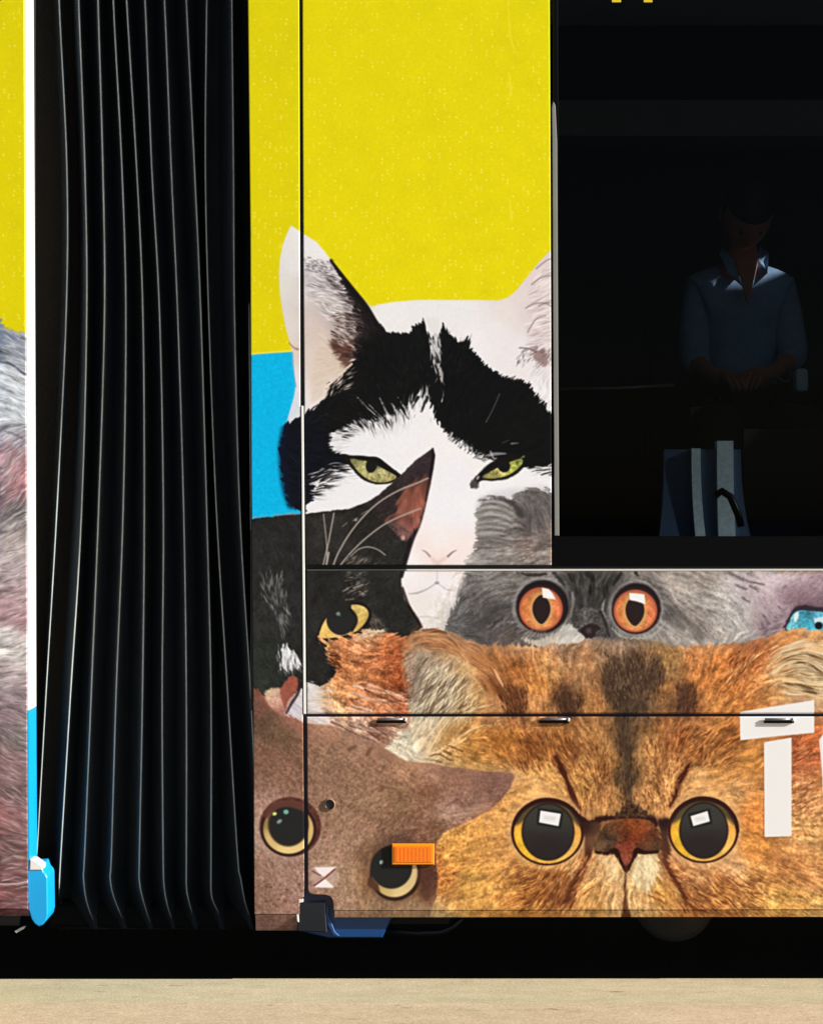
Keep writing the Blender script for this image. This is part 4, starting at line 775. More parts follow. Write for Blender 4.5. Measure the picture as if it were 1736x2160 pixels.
def ground_material(name, base, tint, streak=True):
    m = D.materials.new(name); m.use_nodes = True; nt = m.node_tree; b = nt.nodes['Principled BSDF']; N = nt.nodes; L = nt.links
    tc = N.new('ShaderNodeTexCoord')
    def noise(scale, stretch, detail=6, rough=.6):
        mp = N.new('ShaderNodeMapping'); mp.inputs['Scale'].default_value = stretch; L.new(tc.outputs['Object'], mp.inputs[0])
        n = N.new('ShaderNodeTexNoise'); n.inputs['Scale'].default_value = scale; n.inputs['Detail'].default_value = detail; n.inputs['Roughness'].default_value = rough
        L.new(mp.outputs[0], n.inputs[0]); return n
    def ramp(n, a, c0, c1, b_=None):
        r = N.new('ShaderNodeValToRGB'); r.color_ramp.elements[0].position = a; r.color_ramp.elements[1].position = b_ or a+.2
        r.color_ramp.elements[0].color = c0; r.color_ramp.elements[1].color = c1; L.new(n.outputs[0], r.inputs[0]); return r
    n1 = noise(2.2, (.7, 3, 1)); r1 = ramp(n1, .35, srgb(base), srgb(tint), .65)
    def mul(prev, r, f):
        mx = N.new('ShaderNodeMix'); mx.data_type = 'RGBA'; mx.blend_type = 'MULTIPLY'; mx.inputs[0].default_value = f
        L.new(prev, mx.inputs[6]); L.new(r.outputs[0], mx.inputs[7]); return mx.outputs[2]
    c = mul(r1.outputs[0], ramp(noise(190, (1, .8, 1), 8, .8), .38, (.66, .65, .62, 1), (1.12, 1.12, 1.12, 1), .60), .85)   # sand grain
    c = mul(c, ramp(noise(11, (1, 1.6, 1), 10, .8), .38, (.84, .82, .78, 1), (1.03, 1.03, 1.03, 1), .58), .8)           # patchy wear
    c = mul(c, ramp(noise(8, (.5, 4, 1), 10, .8), .34, (.66, .60, .50, 1), (1, 1, 1, 1), .40), .45)                     # rubbed streaks
    c = mul(c, ramp(noise(22, (.55, 2.6, 1), 4, .7), .32, (.42, .37, .30, 1), (1, 1, 1, 1), .36), .8)                # short dark scrapes
    mx = N.new('ShaderNodeMix'); mx.data_type = 'RGBA'; r = ramp(noise(34, (.8, 1.6, 1), 6, .8), .64, (0, 0, 0, 1), (1, 1, 1, 1), .67)
    L.new(r.outputs[0], mx.inputs[0]); L.new(c, mx.inputs[6]); mx.inputs[7].default_value = srgb((246, 238, 214)); c = mx.outputs[2]
    L.new(c, b.inputs['Base Color']); b.inputs['Roughness'].default_value = .85
    n2 = noise(110, (1, 1, 1)); bp = N.new('ShaderNodeBump'); bp.inputs['Strength'].default_value = .35; bp.inputs['Distance'].default_value = .002
    L.new(n2.outputs[0], bp.inputs['Height']); L.new(bp.outputs[0], b.inputs['Normal'])
    return m
M['kerb'] = ground_material('kerb_concrete', (212,198,164), (198,188,155))
M['paving'] = ground_material('paving_concrete', (220,196,166), (206,186,154))
M['road'] = mat('asphalt', (62,61,60), .9, noise=(60,.4), bump=(120,.5,.004))

# ================================================================== helpers
def X(px, y=0): return (px-868)/900*(DIST+y)/DIST
def Z(py, y=0): return CAMZ-(py-1080)/900*(DIST+y)/DIST

def link(name, me, m=None, parent=None, label=None, kind=None, group=None, cat=None, smooth=False):
    o = D.objects.new(name, me); COL.objects.link(o)
    for q in (m if isinstance(m, list) else [m] if m else []): me.materials.append(q)
    if parent: o.parent = parent
    if label: o['label'] = label
    if kind: o['kind'] = kind
    if group: o['group'] = group
    if cat: o['category'] = cat
    if smooth:
        for p in me.polygons: p.use_smooth = True
    return o

def empty(name, loc, label, cat, group=None):
    o = D.objects.new(name, None); COL.objects.link(o); o.location = loc; o.empty_display_size = .2
    o['label'] = label; o['category'] = cat
    if group: o['group'] = group
    return o

def print_uv(me):
    uv = me.uv_layers.new(name='print')
    for lp in me.loops:
        v = me.vertices[lp.vertex_index].co
        uv.data[lp.index].uv = ((v.x*900+868)/(PW/PS), 1-(1080-(v.z-CAMZ)*900)/(PH/PS))

def inset(P, b):
    """shrink a polygon (metres, any winding) by b"""
    P = [Vector(p) for p in P]; n = len(P); ar = sum(P[i].x*P[(i+1) % n].y-P[(i+1) % n].x*P[i].y for i in range(n)); s = 1 if ar > 0 else -1
    out = []
    for i in range(n):
        d1 = (P[i]-P[i-1]).normalized(); d2 = (P[(i+1) % n]-P[i]).normalized()
        n1 = Vector((-d1.y, d1.x))*s; n2 = Vector((-d2.y, d2.x))*s; k = n1+n2
        k = k/max(k.dot(n1), .3) if k.length > 1e-6 else n1
        out.append(P[i]+k*b)
    return out

def plate(name, pts, m, parent, y0=0, depth=.012, bev=.0016, px=True, uv=False, **kw):
    """a sheet-metal panel: outline in drawing units, chamfered edge, real thickness behind it"""
    P = [Vector((X(a), Z(b))) for a, b in pts] if px else [Vector(p) for p in pts]
    I = inset(P, bev); n = len(P); V = []; F = []
    for ring, y in ((I, y0), (P, y0+bev), (P, y0+depth)): V += [(p.x, y, p.y) for p in ring]
    F.append(list(range(n))); F.append(list(range(3*n-1, 2*n-1, -1)))
    for r in range(2):
        for i in range(n): j = (i+1) % n; F.append([r*n+i, (r+1)*n+i, (r+1)*n+j, r*n+j])
    me = D.meshes.new(name); me.from_pydata(V, [], F); bm = bmesh.new(); bm.from_mesh(me); bmesh.ops.recalc_face_normals(bm, faces=bm.faces); bm.to_mesh(me); bm.free()
    if uv: print_uv(me)
    return link(name, me, m, parent, **kw)

def box(name, lo, hi, m, parent=None, bev=0, seg=2, **kw):
    bm = bmesh.new(); bmesh.ops.create_cube(bm, size=1)
    for v in bm.verts: v.co = Vector([lo[i]+(v.co[i]+.5)*(hi[i]-lo[i]) for i in range(3)])
    if bev: bmesh.ops.bevel(bm, geom=bm.edges[:], offset=bev, segments=seg, affect='EDGES', profile=.5)
    me = D.meshes.new(name); bm.to_mesh(me); bm.free()
    return link(name, me, m, parent, smooth=False, **kw)

def tube(name, pts, r, m, parent=None, n=10, **kw):
    pts = [Vector(p) for p in pts]; rr = r if isinstance(r, (list, tuple)) else [r]*len(pts); V = []; F = []
    prev = None
    for i, p in enumerate(pts):
        d = (pts[min(i+1, len(pts)-1)]-pts[max(i-1, 0)]).normalized()
        a = prev if prev is not None else (Vector((0, 1, 0)) if abs(d.y) < .9 else Vector((1, 0, 0)))
        u = (a-d*a.dot(d)).normalized(); w = d.cross(u); prev = u
        for k in range(n): t = 2*math.pi*k/n; V.append(p+(u*math.cos(t)+w*math.sin(t))*rr[i])
    for i in range(len(pts)-1):
        for k in range(n): j = (k+1) % n; F.append([i*n+k, i*n+j, (i+1)*n+j, (i+1)*n+k])
    F.append(list(range(n))[::-1]); F.append([(len(pts)-1)*n+k for k in range(n)])
    me = D.meshes.new(name); me.from_pydata([tuple(v) for v in V], [], F)
    return link(name, me, m, parent, smooth=True, **kw)

# ================================================================== ground
def sheet(name, x0, x1, y0, y1, z, m, **kw):
    me = D.meshes.new(name); me.from_pydata([(x0,y0,z),(x1,y0,z),(x1,y1,z),(x0,y1,z)], [], [(0,1,2,3)]); return link(name, me, m, **kw)
sheet('road', -400, 400, -400, 400, 0, M['road'], kind='structure')
PZ = .19
pave = box('pavement', (-30, -3.4, -.05), (30, -.402, PZ-.0005), M['paving'], kind='structure')
kerb = box('kerb', (-30, -.4, -.05), (30, -.16, PZ-.012), M['kerb'], kind='structure')
joints = [-2060, -1160, -310, 491, 1391, 2291, 3180]
for i in range(len(joints)-1):                      # long kerb stones butted end to end, each set a little differently
    x0, x1 = X(joints[i], -.15), X(joints[i+1], -.15); dy = (.0, .001, .0045, .0, -.002, .0)[i]
    pr = [(-.3985, 0), (-.3985, PZ-.002), (-.3965, PZ), (-.1535-dy, PZ), (-.150-dy, PZ-.0028), (-.150-dy, 0)]
    V = [(x_, y_, z_) for x_ in (x0, x1) for y_, z_ in pr]; n = len(pr)
    me = D.meshes.new('kerb_stone'); me.from_pydata(V, [], [tuple(range(n)), tuple(range(2*n-1, n-1, -1))]+[(k, n+k, n+(k+1) % n, (k+1) % n) for k in range(n)])
    bm = bmesh.new(); bm.from_mesh(me); bmesh.ops.recalc_face_normals(bm, faces=bm.faces); bm.to_mesh(me); bm.free()
    link('kerb_stone', me, M['kerb'], kerb)
for xa in (-4.8, -2.4, 0, 2.4):
    for k, ya in enumerate((-1.004, -1.61, -2.216)):
        box('paving_slab', (xa+.0015+(.7 if k % 2 else -1.2), ya+.0015, PZ-.05), (xa+2.3985+(.7 if k % 2 else -1.2), ya+.6025, PZ+.0015), M['paving'], pave, bev=.003, seg=1)

# ================================================================== the vehicle
bus = empty('articulated_bus', (0, 0, 0), 'articulated bus wrapped in a yellow cat advertisement with black bellows between its two sections', 'bus')
LB = -2.4e2
# --- bodies behind the skins (closed, so that the inside is dark)
def slab(name, lo, hi, m, **kw): return box(name, lo, hi, m, bus, **kw)
BX0, BX1 = X(537), 7.5
slab('floor', (BX0, .03, .40), (BX1, 2.5, .95), M['under'])
HX0, HX1, HY0, HY1 = 3.08, 3.55, .96, 1.24                        # unseen roof opening, added to let sun onto the passenger's shoulder
slab('roof', (BX0, .03, 2.95), (HX0, 2.5, 3.1), M['white']); slab('roof', (HX1, .03, 2.95), (BX1, 2.5, 3.1), M['white'])
slab('roof', (HX0, .03, 2.95), (HX1, HY0, 3.1), M['white']); slab('roof', (HX0, HY1, 2.95), (HX1, 2.5, 3.1), M['white'])
slab('far_shade_board', (-7, 2.46, .10), (BX1, 2.5, .60), M['under']); slab('end_shade_board', (BX1-.04, .3, .10), (BX1, 2.46, .45), M['under'])  # unseen boards added to keep the road under the bus dark
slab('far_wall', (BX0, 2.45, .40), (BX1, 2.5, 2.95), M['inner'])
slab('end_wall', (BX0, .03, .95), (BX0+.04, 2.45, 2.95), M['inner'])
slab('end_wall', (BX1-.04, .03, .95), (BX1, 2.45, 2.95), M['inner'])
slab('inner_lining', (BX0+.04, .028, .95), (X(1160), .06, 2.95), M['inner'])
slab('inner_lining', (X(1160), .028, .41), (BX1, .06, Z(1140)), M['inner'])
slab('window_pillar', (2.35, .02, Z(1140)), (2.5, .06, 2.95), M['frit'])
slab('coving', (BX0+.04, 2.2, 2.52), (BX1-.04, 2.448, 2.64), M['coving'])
slab('front_section_body', (-7, .14, .40), (X(66, .107), 2.5, 3.1), M['inner'])
slab('coupling_floor', (X(66, .107), .32, .36), (BX0, 2.4, .6), M['under'])

FP = lambda name, pts, **kw: plate(name, pts, M['film'], bus, uv=True, **kw)
# narrow panel between bellows and flap
FP('side_panel', [(521,-260),(630,-260),(632,200),(633,600),(634,1000),(639,1500),(641,1700),(642,1868),(641,1892),(632,1897),(632,1929),(537,1929),(535,1500),(531,1000),(529,500)], label='narrow wrapped panel beside the bellows with yellow, blue and black cat print')
FP('side_panel', [(638,-260),(1158,-260),(1159,0),(1162,700),(1163,1192),(646,1192),(644,1000),(641,600),(639,200)], label='wide yellow wrapped panel with the white and black cat')
FP('waist_panel', [(647,1201),(2600,1200),(2600,1505),(648,1506)], depth=.012, bev=.0034)
def rounded(pts, r, n=5):
    out = []; m_ = len(pts)
    for i, p in enumerate(pts):
        if len(p) == 3:
            a = Vector(pts[i-1][:2]); b = Vector(p[:2]); c = Vector(pts[(i+1) % m_][:2]); u = b+(a-b).normalized()*p[2]; w = b+(c-b).normalized()*p[2]
            for k in range(n+1): t = k/n; q = u*(1-t)**2+b*2*t*(1-t)+w*t*t; out.append((q.x, q.y))
        else: out.append(tuple(p))
    return out
FP('skirt_flap', rounded([(648,1512.5),(2600,1511.5),(2600,1918),(704,1921),(702,1889,16),(650,1886,12)], 8), label='wrapped lower flap with the ginger cat and the brown cat')
def lip(name, x0, x1, py0, py1, dy, slope=0):
    V = [(X(x0), .0012, Z(py0)), (X(x1), .0012, Z(py0+slope)), (X(x1), dy, Z(py1+slope)), (X(x0), dy, Z(py1)),
         (X(x0), dy+.02, Z(py1)), (X(x1), dy+.02, Z(py1+slope)), (X(x1), dy+.02, Z(py0)), (X(x0), dy+.02, Z(py0))]
    me = D.meshes.new(name); me.from_pydata(V, [], [(0,1,2,3),(3,2,5,4),(4,5,6,7),(7,6,1,0),(0,3,4,7),(1,6,5,2)]); print_uv(me)
    bm = bmesh.new(); bm.from_mesh(me); bmesh.ops.recalc_face_normals(bm, faces=bm.faces); bm.to_mesh(me); bm.free()
    return link(name, me, M['film'], bus)
lip('skirt_lip', 706, 2600, 1921.5, 1936, .0065, -2)
lip('skirt_lip', 539, 631, 1930, 1966, .020)
# what shows in the joints
plate('joint_seal', [(528,-260),(650,-260),(656,1500),(528,1500)], M['black'], bus, .0135, .012, bev=.001)
plate('joint_seal', [(600,1188),(2600,1188),(2600,1206),(600,1206)], M['black'], bus, .0125, .0008, bev=.0002)
plate('body_side', [(545,1501),(2600,1501),(2600,1915),(720,1915),(545,1915)], mat('dark_blue_body', (8,20,62), .5), bus, .0135, .014, bev=.001, label='blue body side seen in the joint of the flap')
plate('lit_edge_strip', [(635.5,856),(640.5,856),(645.5,1506),(640.5,1506)], M['white'], bus, -.0012, .012, bev=.0008, label='thin white strip for the bare, sunlit edge of the narrow panel')  # white strip paints the bare panel edge as if catching the sun
plate('lit_edge_strip', [(858,1200.6),(2600,1199.6),(2600,1203.4),(858,1204.4)], mat('pale_lit_edge', (206,204,198), .5), bus, -.0014, .012, bev=.0005, label='thin pale strip painted as the sunlit top bevel of the waist panel')  # pale colour replaces sunlight on the waist panel's top bevel
plate('lit_edge_strip', [(648,1201.2),(856,1200.9),(856,1203.6),(648,1204)], mat('dull_lit_edge', (70,70,68), .5), bus, -.0012, .012, bev=.0005)  # duller stretch of the painted bevel light, over the black print
# plug in the brown cat's forehead
me = D.meshes.new('plug'); bm = bmesh.new()
prof = [(0, -.0005), (7.5, -.0005), (8.5, -.003), (11.0, -.0045), (12.8, -.003), (13.2, .001)]
rings = []
for r_, y_ in prof[1:]:
    rings.append([bm.verts.new((X(695)+r_/900*math.cos(t*math.pi/12), y_, Z(1697)+r_/900*math.sin(t*math.pi/12))) for t in range(24)])
bm.faces.new(rings[0])
for a, b in zip(rings, rings[1:]):
    for k in range(24): f = bm.faces.new((a[k], a[(k+1) % 24], b[(k+1) % 24], b[k])); f.smooth = True; f.material_index = 1 if b in rings[-2:] and a is not rings[0] else 0
bmesh.ops.recalc_face_normals(bm, faces=bm.faces); bm.to_mesh(me); bm.free()
link('plug', me, [M['black'], mat('plug_rim', (150,112,96), .5)], bus, label='small dark round plug in the flap')
# hinges in the flap joint
h0 = None
def add_hinge(px):
    x0 = X(px); 
    h = box('hinge', (x0, -.007, Z(1525)), (x0+.070, .004, Z(1519.6)), M['frit'], bus, bev=.001)
    b = tube('hinge_pin', [(x0+.002, -.005, Z(1516.8)), (x0+.068, -.005, Z(1516.8))], .0026, M['steel'], h)
    e = tube('pin_head', [(x0+.066, -.0062, Z(1517.5)), (x0+.071, -.0062, Z(1517.5))], .0042, M['chrome'], h)
    return h
hinge = add_hinge(794)
for px in (1137, 1610, 1975):
    c = hinge.copy(); COL.objects.link(c); c.parent = bus; c.location.x = X(px)-X(794)
    for ch in list(hinge.children):
        d = ch.copy(); COL.objects.link(d); d.parent = c
# amber side marker
ml = plate('marker_light', [(827,1779),(916,1779),(916,1823),(827,1823)], M['amberrim'], bus, -.009, .009, bev=.002, label='orange rectangular side marker light')
plate('lens', [(832,1784),(911,1784),(911,1818),(832,1818)], M['amber'], ml, -.0105, .003, bev=.001)
for k in range(9): box('lens_rib', (X(836+k*8.2), -.0109, Z(1815)), (X(839.4+k*8.2), -.0104, Z(1787)), M['amber'], ml)
# step bracket and blue sill under the flap
plate('sill', [(652,1888),(706,1888),(712,1926),(828,1938),(806,1984),(692,1984),(640,1972),(640,1900)], M['blue'], bus, .03, .25, bev=.003, label='blue painted sill below the flap')
plate('sill_edge', [(683,1900),(694,1906),(694,1935),(706,1968),(716,1978),(703,1978),(688,1950),(683,1935)], M['blue'], bus, .018, .011, bev=.0015)
plate('bracket_box', rounded([(627,1906),(686,1903),(688,1945,6),(690,1968),(628,1966)], 4), M['navy'], bus, .006, .022, bev=.002)
plate('bracket_edge', [(623,1900),(640,1896),(640,1903),(629,1906),(631,1946),(627,1944)], M['white'], bus, .001, .014, bev=.0008)
tube('pipe', [(X(806,.1), .1, Z(1962,.1)), (X(880,.1), .1, Z(1968,.1)), (X(930,.1), .1, Z(1966,.1)), (X(955,.1), .1, Z(1955,.1)), (X(975,.1), .1, Z(1935,.1))], .007, M['navy'], bus)
plate('lower_rail', [(806,1934),(960,1934),(945,1958),(820,1958)], M['under'], bus, .05, .05, bev=.002)
# round tank hanging behind the skirt
tk = tube('air_tank', [(X(1418,.3), y_, Z(1895,.3)) for y_ in (.22,.235,.26,.6,.9)], [.02,.08,.100,.104,.104], M['tank'], bus, n=40)

# --- window
win = plate('window', [(1167,-260),(2990,-260),(2990,1194),(1167,1194)], M['frit'], bus, .0125, .004, bev=.001) if False else None
gl = D.meshes.new('glass'); x0, x1, z0, z1 = X(1172), 2.36, Z(1136), Z(-520)
gl.from_pydata([(x0,.010,z0),(x1,.010,z0),(x1,.010,z1),(x0,.010,z1)], [], [(0,1,2,3)])
w = plate('window', [(1166,1131),(2990,1131),(2990,1196),(1166,1196)], M['frit'], bus, .0062, .012, bev=.0012, label='dark tinted side window with black border')
link('glass', gl, M['glass'], w)
plate('window_border', [(1166,-260),(1176,-260),(1180,1131),(1168,1131)], M['frit'], w, .0068, .010, bev=.001)
plate('lit_reveal_strip', [(1164,226),(1167,214),(1171,222),(1174.5,300),(1176.5,700),(1179,1130),(1169.5,1130),(1167,700),(1165,300)], M['revealgrey'], w, .0005, .006, bev=.001, label='pale strip standing in for the lit reveal at the edge of the window')  # grey strip stands in for the lit pillar reveal behind the glass
for a, b in ((1291,1310),(1358,1376)):
    plate('window_sticker', [(a,-50),(b,-50),(b,3),(a,3)], M['yellow'], w, .0085, .001, bev=.0002)
FP('side_panel', [(3120,-260),(7600,-260),(7600,1192),(3120,1192)])  # out-of-view panel added to keep sunlight out beyond the pillar
slab('roof_side', (BX0, .006, Z(-262)+.002), (BX1, .03, 3.05), M['white']) 

# --- section on the left, its white end return and blue corner
FP('side_panel', [(-1300,-260),(50,-260),(52,0),(56,900),(58,1600),(60,1918),(-1300,1912)], label='wrapped panel of the other section with blue-grey cat fur')
lip('skirt_lip', -1300, 62, 1913, 1928, .012, 6)
def strip(name, rows, m, **kw):
    V = []; F = []
    for (px, py) in rows: V += [(X(px)+.0004, .0035, Z(py)), (X(px)+.0004, .107, Z(py))]
    for i in range(len(rows)-1): F.append((2*i, 2*i+1, 2*i+3, 2*i+2))
    me = D.meshes.new(name); me.from_pydata(V, [], F); 
    o = link(name, me, m, bus, **kw); s = o.modifiers.new('s', 'SOLIDIFY'); s.thickness = .003; s.offset = -1; return o
strip('end_return', [(50,-260),(52,0),(56,900),(57.6,1499)], M['white'], label='white end face of the other section')
strip('end_return', [(57.6,1500.5),(58,1600),(60,1905)], M['lightblue'], label='bright blue lower end face of the other section')
cp = plate('corner_cap', [(61,1828),(87,1826),(92,1840),(97,1845),(100,1852),(101,1930),(98,1942),(90,1952),(82,1955),(74,1950),(67,1940),(60,1918)], M['lightblue'], bus, .004, .10, bev=.0022, label='bright blue corner cap at the foot of the bellows')
plate('cap_top', [(64,1813),(72,1814),(90,1827),(90,1836),(63,1836)], M['white'], cp, .001, .05, bev=.002)
plate('clip', [(28,1968),(44,1959),(52,1957),(48,1963),(32,1972)], M['white'], bus, .02, .006, bev=.001)
plate('left_sill', [(-400,1930),(40,1934),(36,1960),(-400,1964)], M['navy'], bus, .04, .05, bev=.002)
# rubber frame behind the return
V = []; F = []; rows = [(-260,58,170),(0,58,170),(700,58,180),(1200,60,165),(1500,62,150),(1700,62,140),(1900,66,130)]
for py, a, b in rows: V += [(X(a,.18), .18, Z(py,.18)), (X(b,.26), .26, Z(py,.26))]
for i in range(len(rows)-1): F.append((2*i, 2*i+1, 2*i+3, 2*i+2))
me = D.meshes.new('seal_frame'); me.from_pydata(V, [], F); link('seal_frame', me, M['seal'], bus)

# --- bellows
bel = box('bellows', (X(110,.4), .40, .34), (X(532,.4), .46, 3.0), M['fold'], bus, label='black pleated bellows joining the two sections')
PY = [-260, 0, 350, 660, 1080, 1460, 1800]
RID = [[118,125.6,142,140.7,120.4,97.8,78.5],[160,167,180,184,173,149.6,129],[203,208,218,221.7,209,193.7,179.5],[233,240,258,266.5,260.7,246,236],[255,268,289,302.4,305.5,301.6,295],
       [294,307,321,337.5,345.7,343,345],[334,348,362,375.7,388.5,394,394],[384,394,411,424.4,437,446,446],[438,437,434,441,457.5,481,501.6],[487,490,493.5,495.7,507,529.6,546]]
TAIL = [[(1812,77)],[(1870,125.5),(1890,125.5)],[(1850,177),(1900,183),(1940,197)],[(1850,233),(1890,240),(1935,258)],[(1860,295),(1900,303),(1945,317)],[(1870,347),(1910,354),(1935,362)],
        [(1870,394),(1900,399),(1925,406)],[(1880,446),(1905,452),(1925,462)],[(1850,508),(1900,517),(1930,526)],[(1850,550),(1900,555)]]
RD = [.1575,.1415,.142,.15,.15,.15,.15,.15,.155,.15]        # depth of each ridge behind the side
def ridge(k):
    p = [(x, y) for x, y in zip(RID[k], PY)]+[(x, y) for y, x in TAIL[k]]
    if k in (0, 9): pass
    S = []
    for i in range(len(p)-1):
        a, b, c, d = p[max(i-1, 0)], p[i], p[i+1], p[min(i+2, len(p)-1)]
        nn = 7 if c[1]-b[1] > 120 else 3
        for q in range(nn):
            t = q/nn
            S.append(tuple(.5*((2*b[j])+(c[j]-a[j])*t+(2*a[j]-5*b[j]+4*c[j]-d[j])*t*t+(3*b[j]-a[j]-3*c[j]+d[j])*t**3) for j in (0, 1)))
    S.append(p[-1]); return S
RG = [ridge(k) for k in range(10)]
def xat(k, py):
    S = RG[k]; 
    if py >= S[-1][1]: return S[-1][0]+(py-S[-1][1])*.25
    for (a, b), (c, d) in zip(S, S[1:]):
        if b <= py <= d: return a+(c-a)*(py-b)/(d-b+1e-9)
    return S[0][0]
def dep(k, py):
    d = RD[k]
    if py > 1850: d += .09*min((py-1850)/110, 1)**2
    if k == 1 and py > 1870: d += .10*min((py-1870)/30, 1)
    return d
ys = list(range(-260, 1840, 60))+list(range(1840, 1961, 20))
for k in range(10):
    V = []; F = []
    for py in (ys if k else [y for y in ys if y < 1815]+[1815]):
        xr = xat(k, py); xl = xat(k-1, py) if k else xr-44; xn = xat(k+1, py) if k < 9 else xr+40
        d = dep(k, py); wob = .0015*math.sin(py*.013+k*1.7)
        a = xr-(xr-xl)*.56; b = xr+(xn-xr)*.50; vd = .275+.01*math.sin(k*2.1)+.05*min(max(py-1820, 0)/130, 1)
        sec = [(a, vd), (xr-(xr-xl)*.16, d+.05), (xr-2.0, d+.008), (xr, d+.004+wob), (xr+1.8, d+.022), (xr+(xn-xr)*.16, d+.075), (b, vd)]
        for (sx, sd) in sec: V.append((X(sx, sd), sd, Z(py, sd)))
    n = len(sec)
    for i in range(len(V)//n-1):
        for j in range(n-1): F.append((i*n+j, i*n+j+1, (i+1)*n+j+1, (i+1)*n+j))
    me = D.meshes.new('bellows_fold'); me.from_pydata(V, [], F)
    link('bellows_fold', me, M['fold'], bel, smooth=True)
    path = [(X(x, dep(k, y)), dep(k, y), Z(y, dep(k, y))) for x, y in RG[k]]
    end = len(path); rr = [.0017]*end
    for q in range(1, min(6, end)): rr[-q] = (.0019)*(.25+.12*q)
    if k < 9: tube('piping', path, rr, M['bead'], bel, n=8)
    else: tube('piping', path[:-3], rr[:-3], M['bead'], bel, n=8)
tube('piping', [(X(526+(6 if q > 4 else 0)+q*.9, .03), .03, Z(640+q*120, .03)) for q in range(9)], .0010, M['bead'], bel, n=6)
plate('bellows_foot', [(60,1948),(560,1954),(560,2010),(60,2005)], M['under'], bus, .27, .2, bev=.01)

# ================================================================== inside the window
def curved_seat(px0, px1, ptop, yd, colour_cols, name='seat', top_skew=0):
    """seat back seen from behind the glass: vertical bands of cloth on one padded shell"""
    return None
def seat_back(cols, yd, skew, shift=0, label=None):
    """cols: list of (px left at top, px right at top, px left at bottom, px right at bottom, material, top)"""
    s = None
    for (a, b, c, d, m, top, nm, off) in cols:
        V = []; F = []; n = 14
        for i in range(n+1):
            t = i/n; e = t**2.2; py = top+(1210-top)*t
            xl = a+(c-a)*e; xr = b+(d-b)*e; yy = yd+off+.05*math.sin(t*2.2)
            V += [(X(xl, yy), yy, Z(py, yy)), (X(xr, yy), yy, Z(py, yy)), (X(xr, yy), yy+.05, Z(py, yy)), (X(xl, yy), yy+.05, Z(py, yy))]
        for i in range(n):
            for j in range(4): k = (j+1) % 4; F.append((4*i+j, 4*i+k, 4*i+4+k, 4*i+4+j))
        F += [(0, 1, 2, 3), (4*n+3, 4*n+2, 4*n+1, 4*n)]
        me = D.meshes.new(nm); me.from_pydata(V, [], F); bm = bmesh.new(); bm.from_mesh(me); bmesh.ops.recalc_face_normals(bm, faces=bm.faces); bm.to_mesh(me); bm.free()
        o = link(nm, me, m, s or bus, smooth=False)
        if s is None:
            s = o
            if label: o['label'] = label
    return s
seat_back([(1400,1562,1378,1606,M['seatblue'],948,'seat_back',.012),(1458,1477,1476,1500,M['seatgrey'],946,'seat_stripe',0),
           (1512,1546,1519,1556,M['seatgrey'],930,'seat_stripe',-.004)], .42, 0, label='blue seat back with grey stripes behind the window')
# dark arm across the stripe
tube('seat_arm', [(X(1508,.39), .39, Z(1045,.39)), (X(1522,.385), .385, Z(1036,.385)), (X(1540,.385), .385, Z(1048,.385)), (X(1556,.385), .385, Z(1085,.385)), (X(1562,.39), .39, Z(1110,.39))], .010, M['frit'], bus)
seat_back([(1568,1800,1580,1850,M['seatnavy'],905,'seat_back',0)], .5, 0, label='dark navy seat back at the right of the window')
slab('seat_base', (X(1390,.42), .45, .95), (X(1640,.42), .85, 1.12), M['seatnavy'])
tube('handrail', [(X(1170,.9), .9, Z(820,.9)), (X(1300,.92), .92, Z(819,.92)), (X(1420,.95), .95, Z(812,.95))], .004, M['steel'], bus)
# the passenger's bench by the far wall
bench = box('bench_seat', (X(1395,1.7), 1.62, 1.30), (X(1800,1.7), 2.12, 1.40), M['seatnavy'], bus, bev=.02)
box('bench_base', (X(1395,1.7)+.05, 1.75, .95), (X(1800,1.7)-.05, 2.05, 1.31), M['inner'], bench)
box('bench_back', (X(1395,1.7), 2.04, 1.40), (X(1800,1.7), 2.14, 1.95), M['seatnavy'], bench, bev=.03)
box('grey_pad', (X(1690,1.5), 1.60, Z(822,1.5)), (X(1718,1.5), 1.66, Z(772,1.5)), M['seatgrey'], bench, bev=.012)  # small grey pad beside the passenger, not identified

# ------------------------------------------------------------------ passenger
def skin_mesh(name, verts, edges, radii, m, parent, root=0, sub=2, **kw):
    me = D.meshes.new(name); me.from_pydata(verts, edges, []); o = link(name, me, None, parent, **kw)
    md = o.modifiers.new('skin', 'SKIN'); md.use_smooth_shade = True
    for i, r_ in enumerate(radii): me.skin_vertices[0].data[i].radius = (r_, r_) if not isinstance(r_, tuple) else r_
    me.skin_vertices[0].data[root].use_root = True
    s = o.modifiers.new('sub', 'SUBSURF'); s.levels = s.render_levels = sub
    dg = bpy.context.evaluated_depsgraph_get(); dg.update()
    nm = D.meshes.new_from_object(o.evaluated_get(dg)); o.modifiers.clear(); o.data = nm; nm.name = name
    nm.materials.clear(); nm.materials.append(m)
    for p in nm.polygons: p.use_smooth = True
    return o
PX = X(1588, 1.6); PYD = 1.80; man = empty('person', (PX, PYD, .965), 'man in a blue open-necked shirt sitting behind the window with his hands in his lap', 'person')
def L_(x, y, z): return (x, y, z-.95)
sh = 2.00-.0
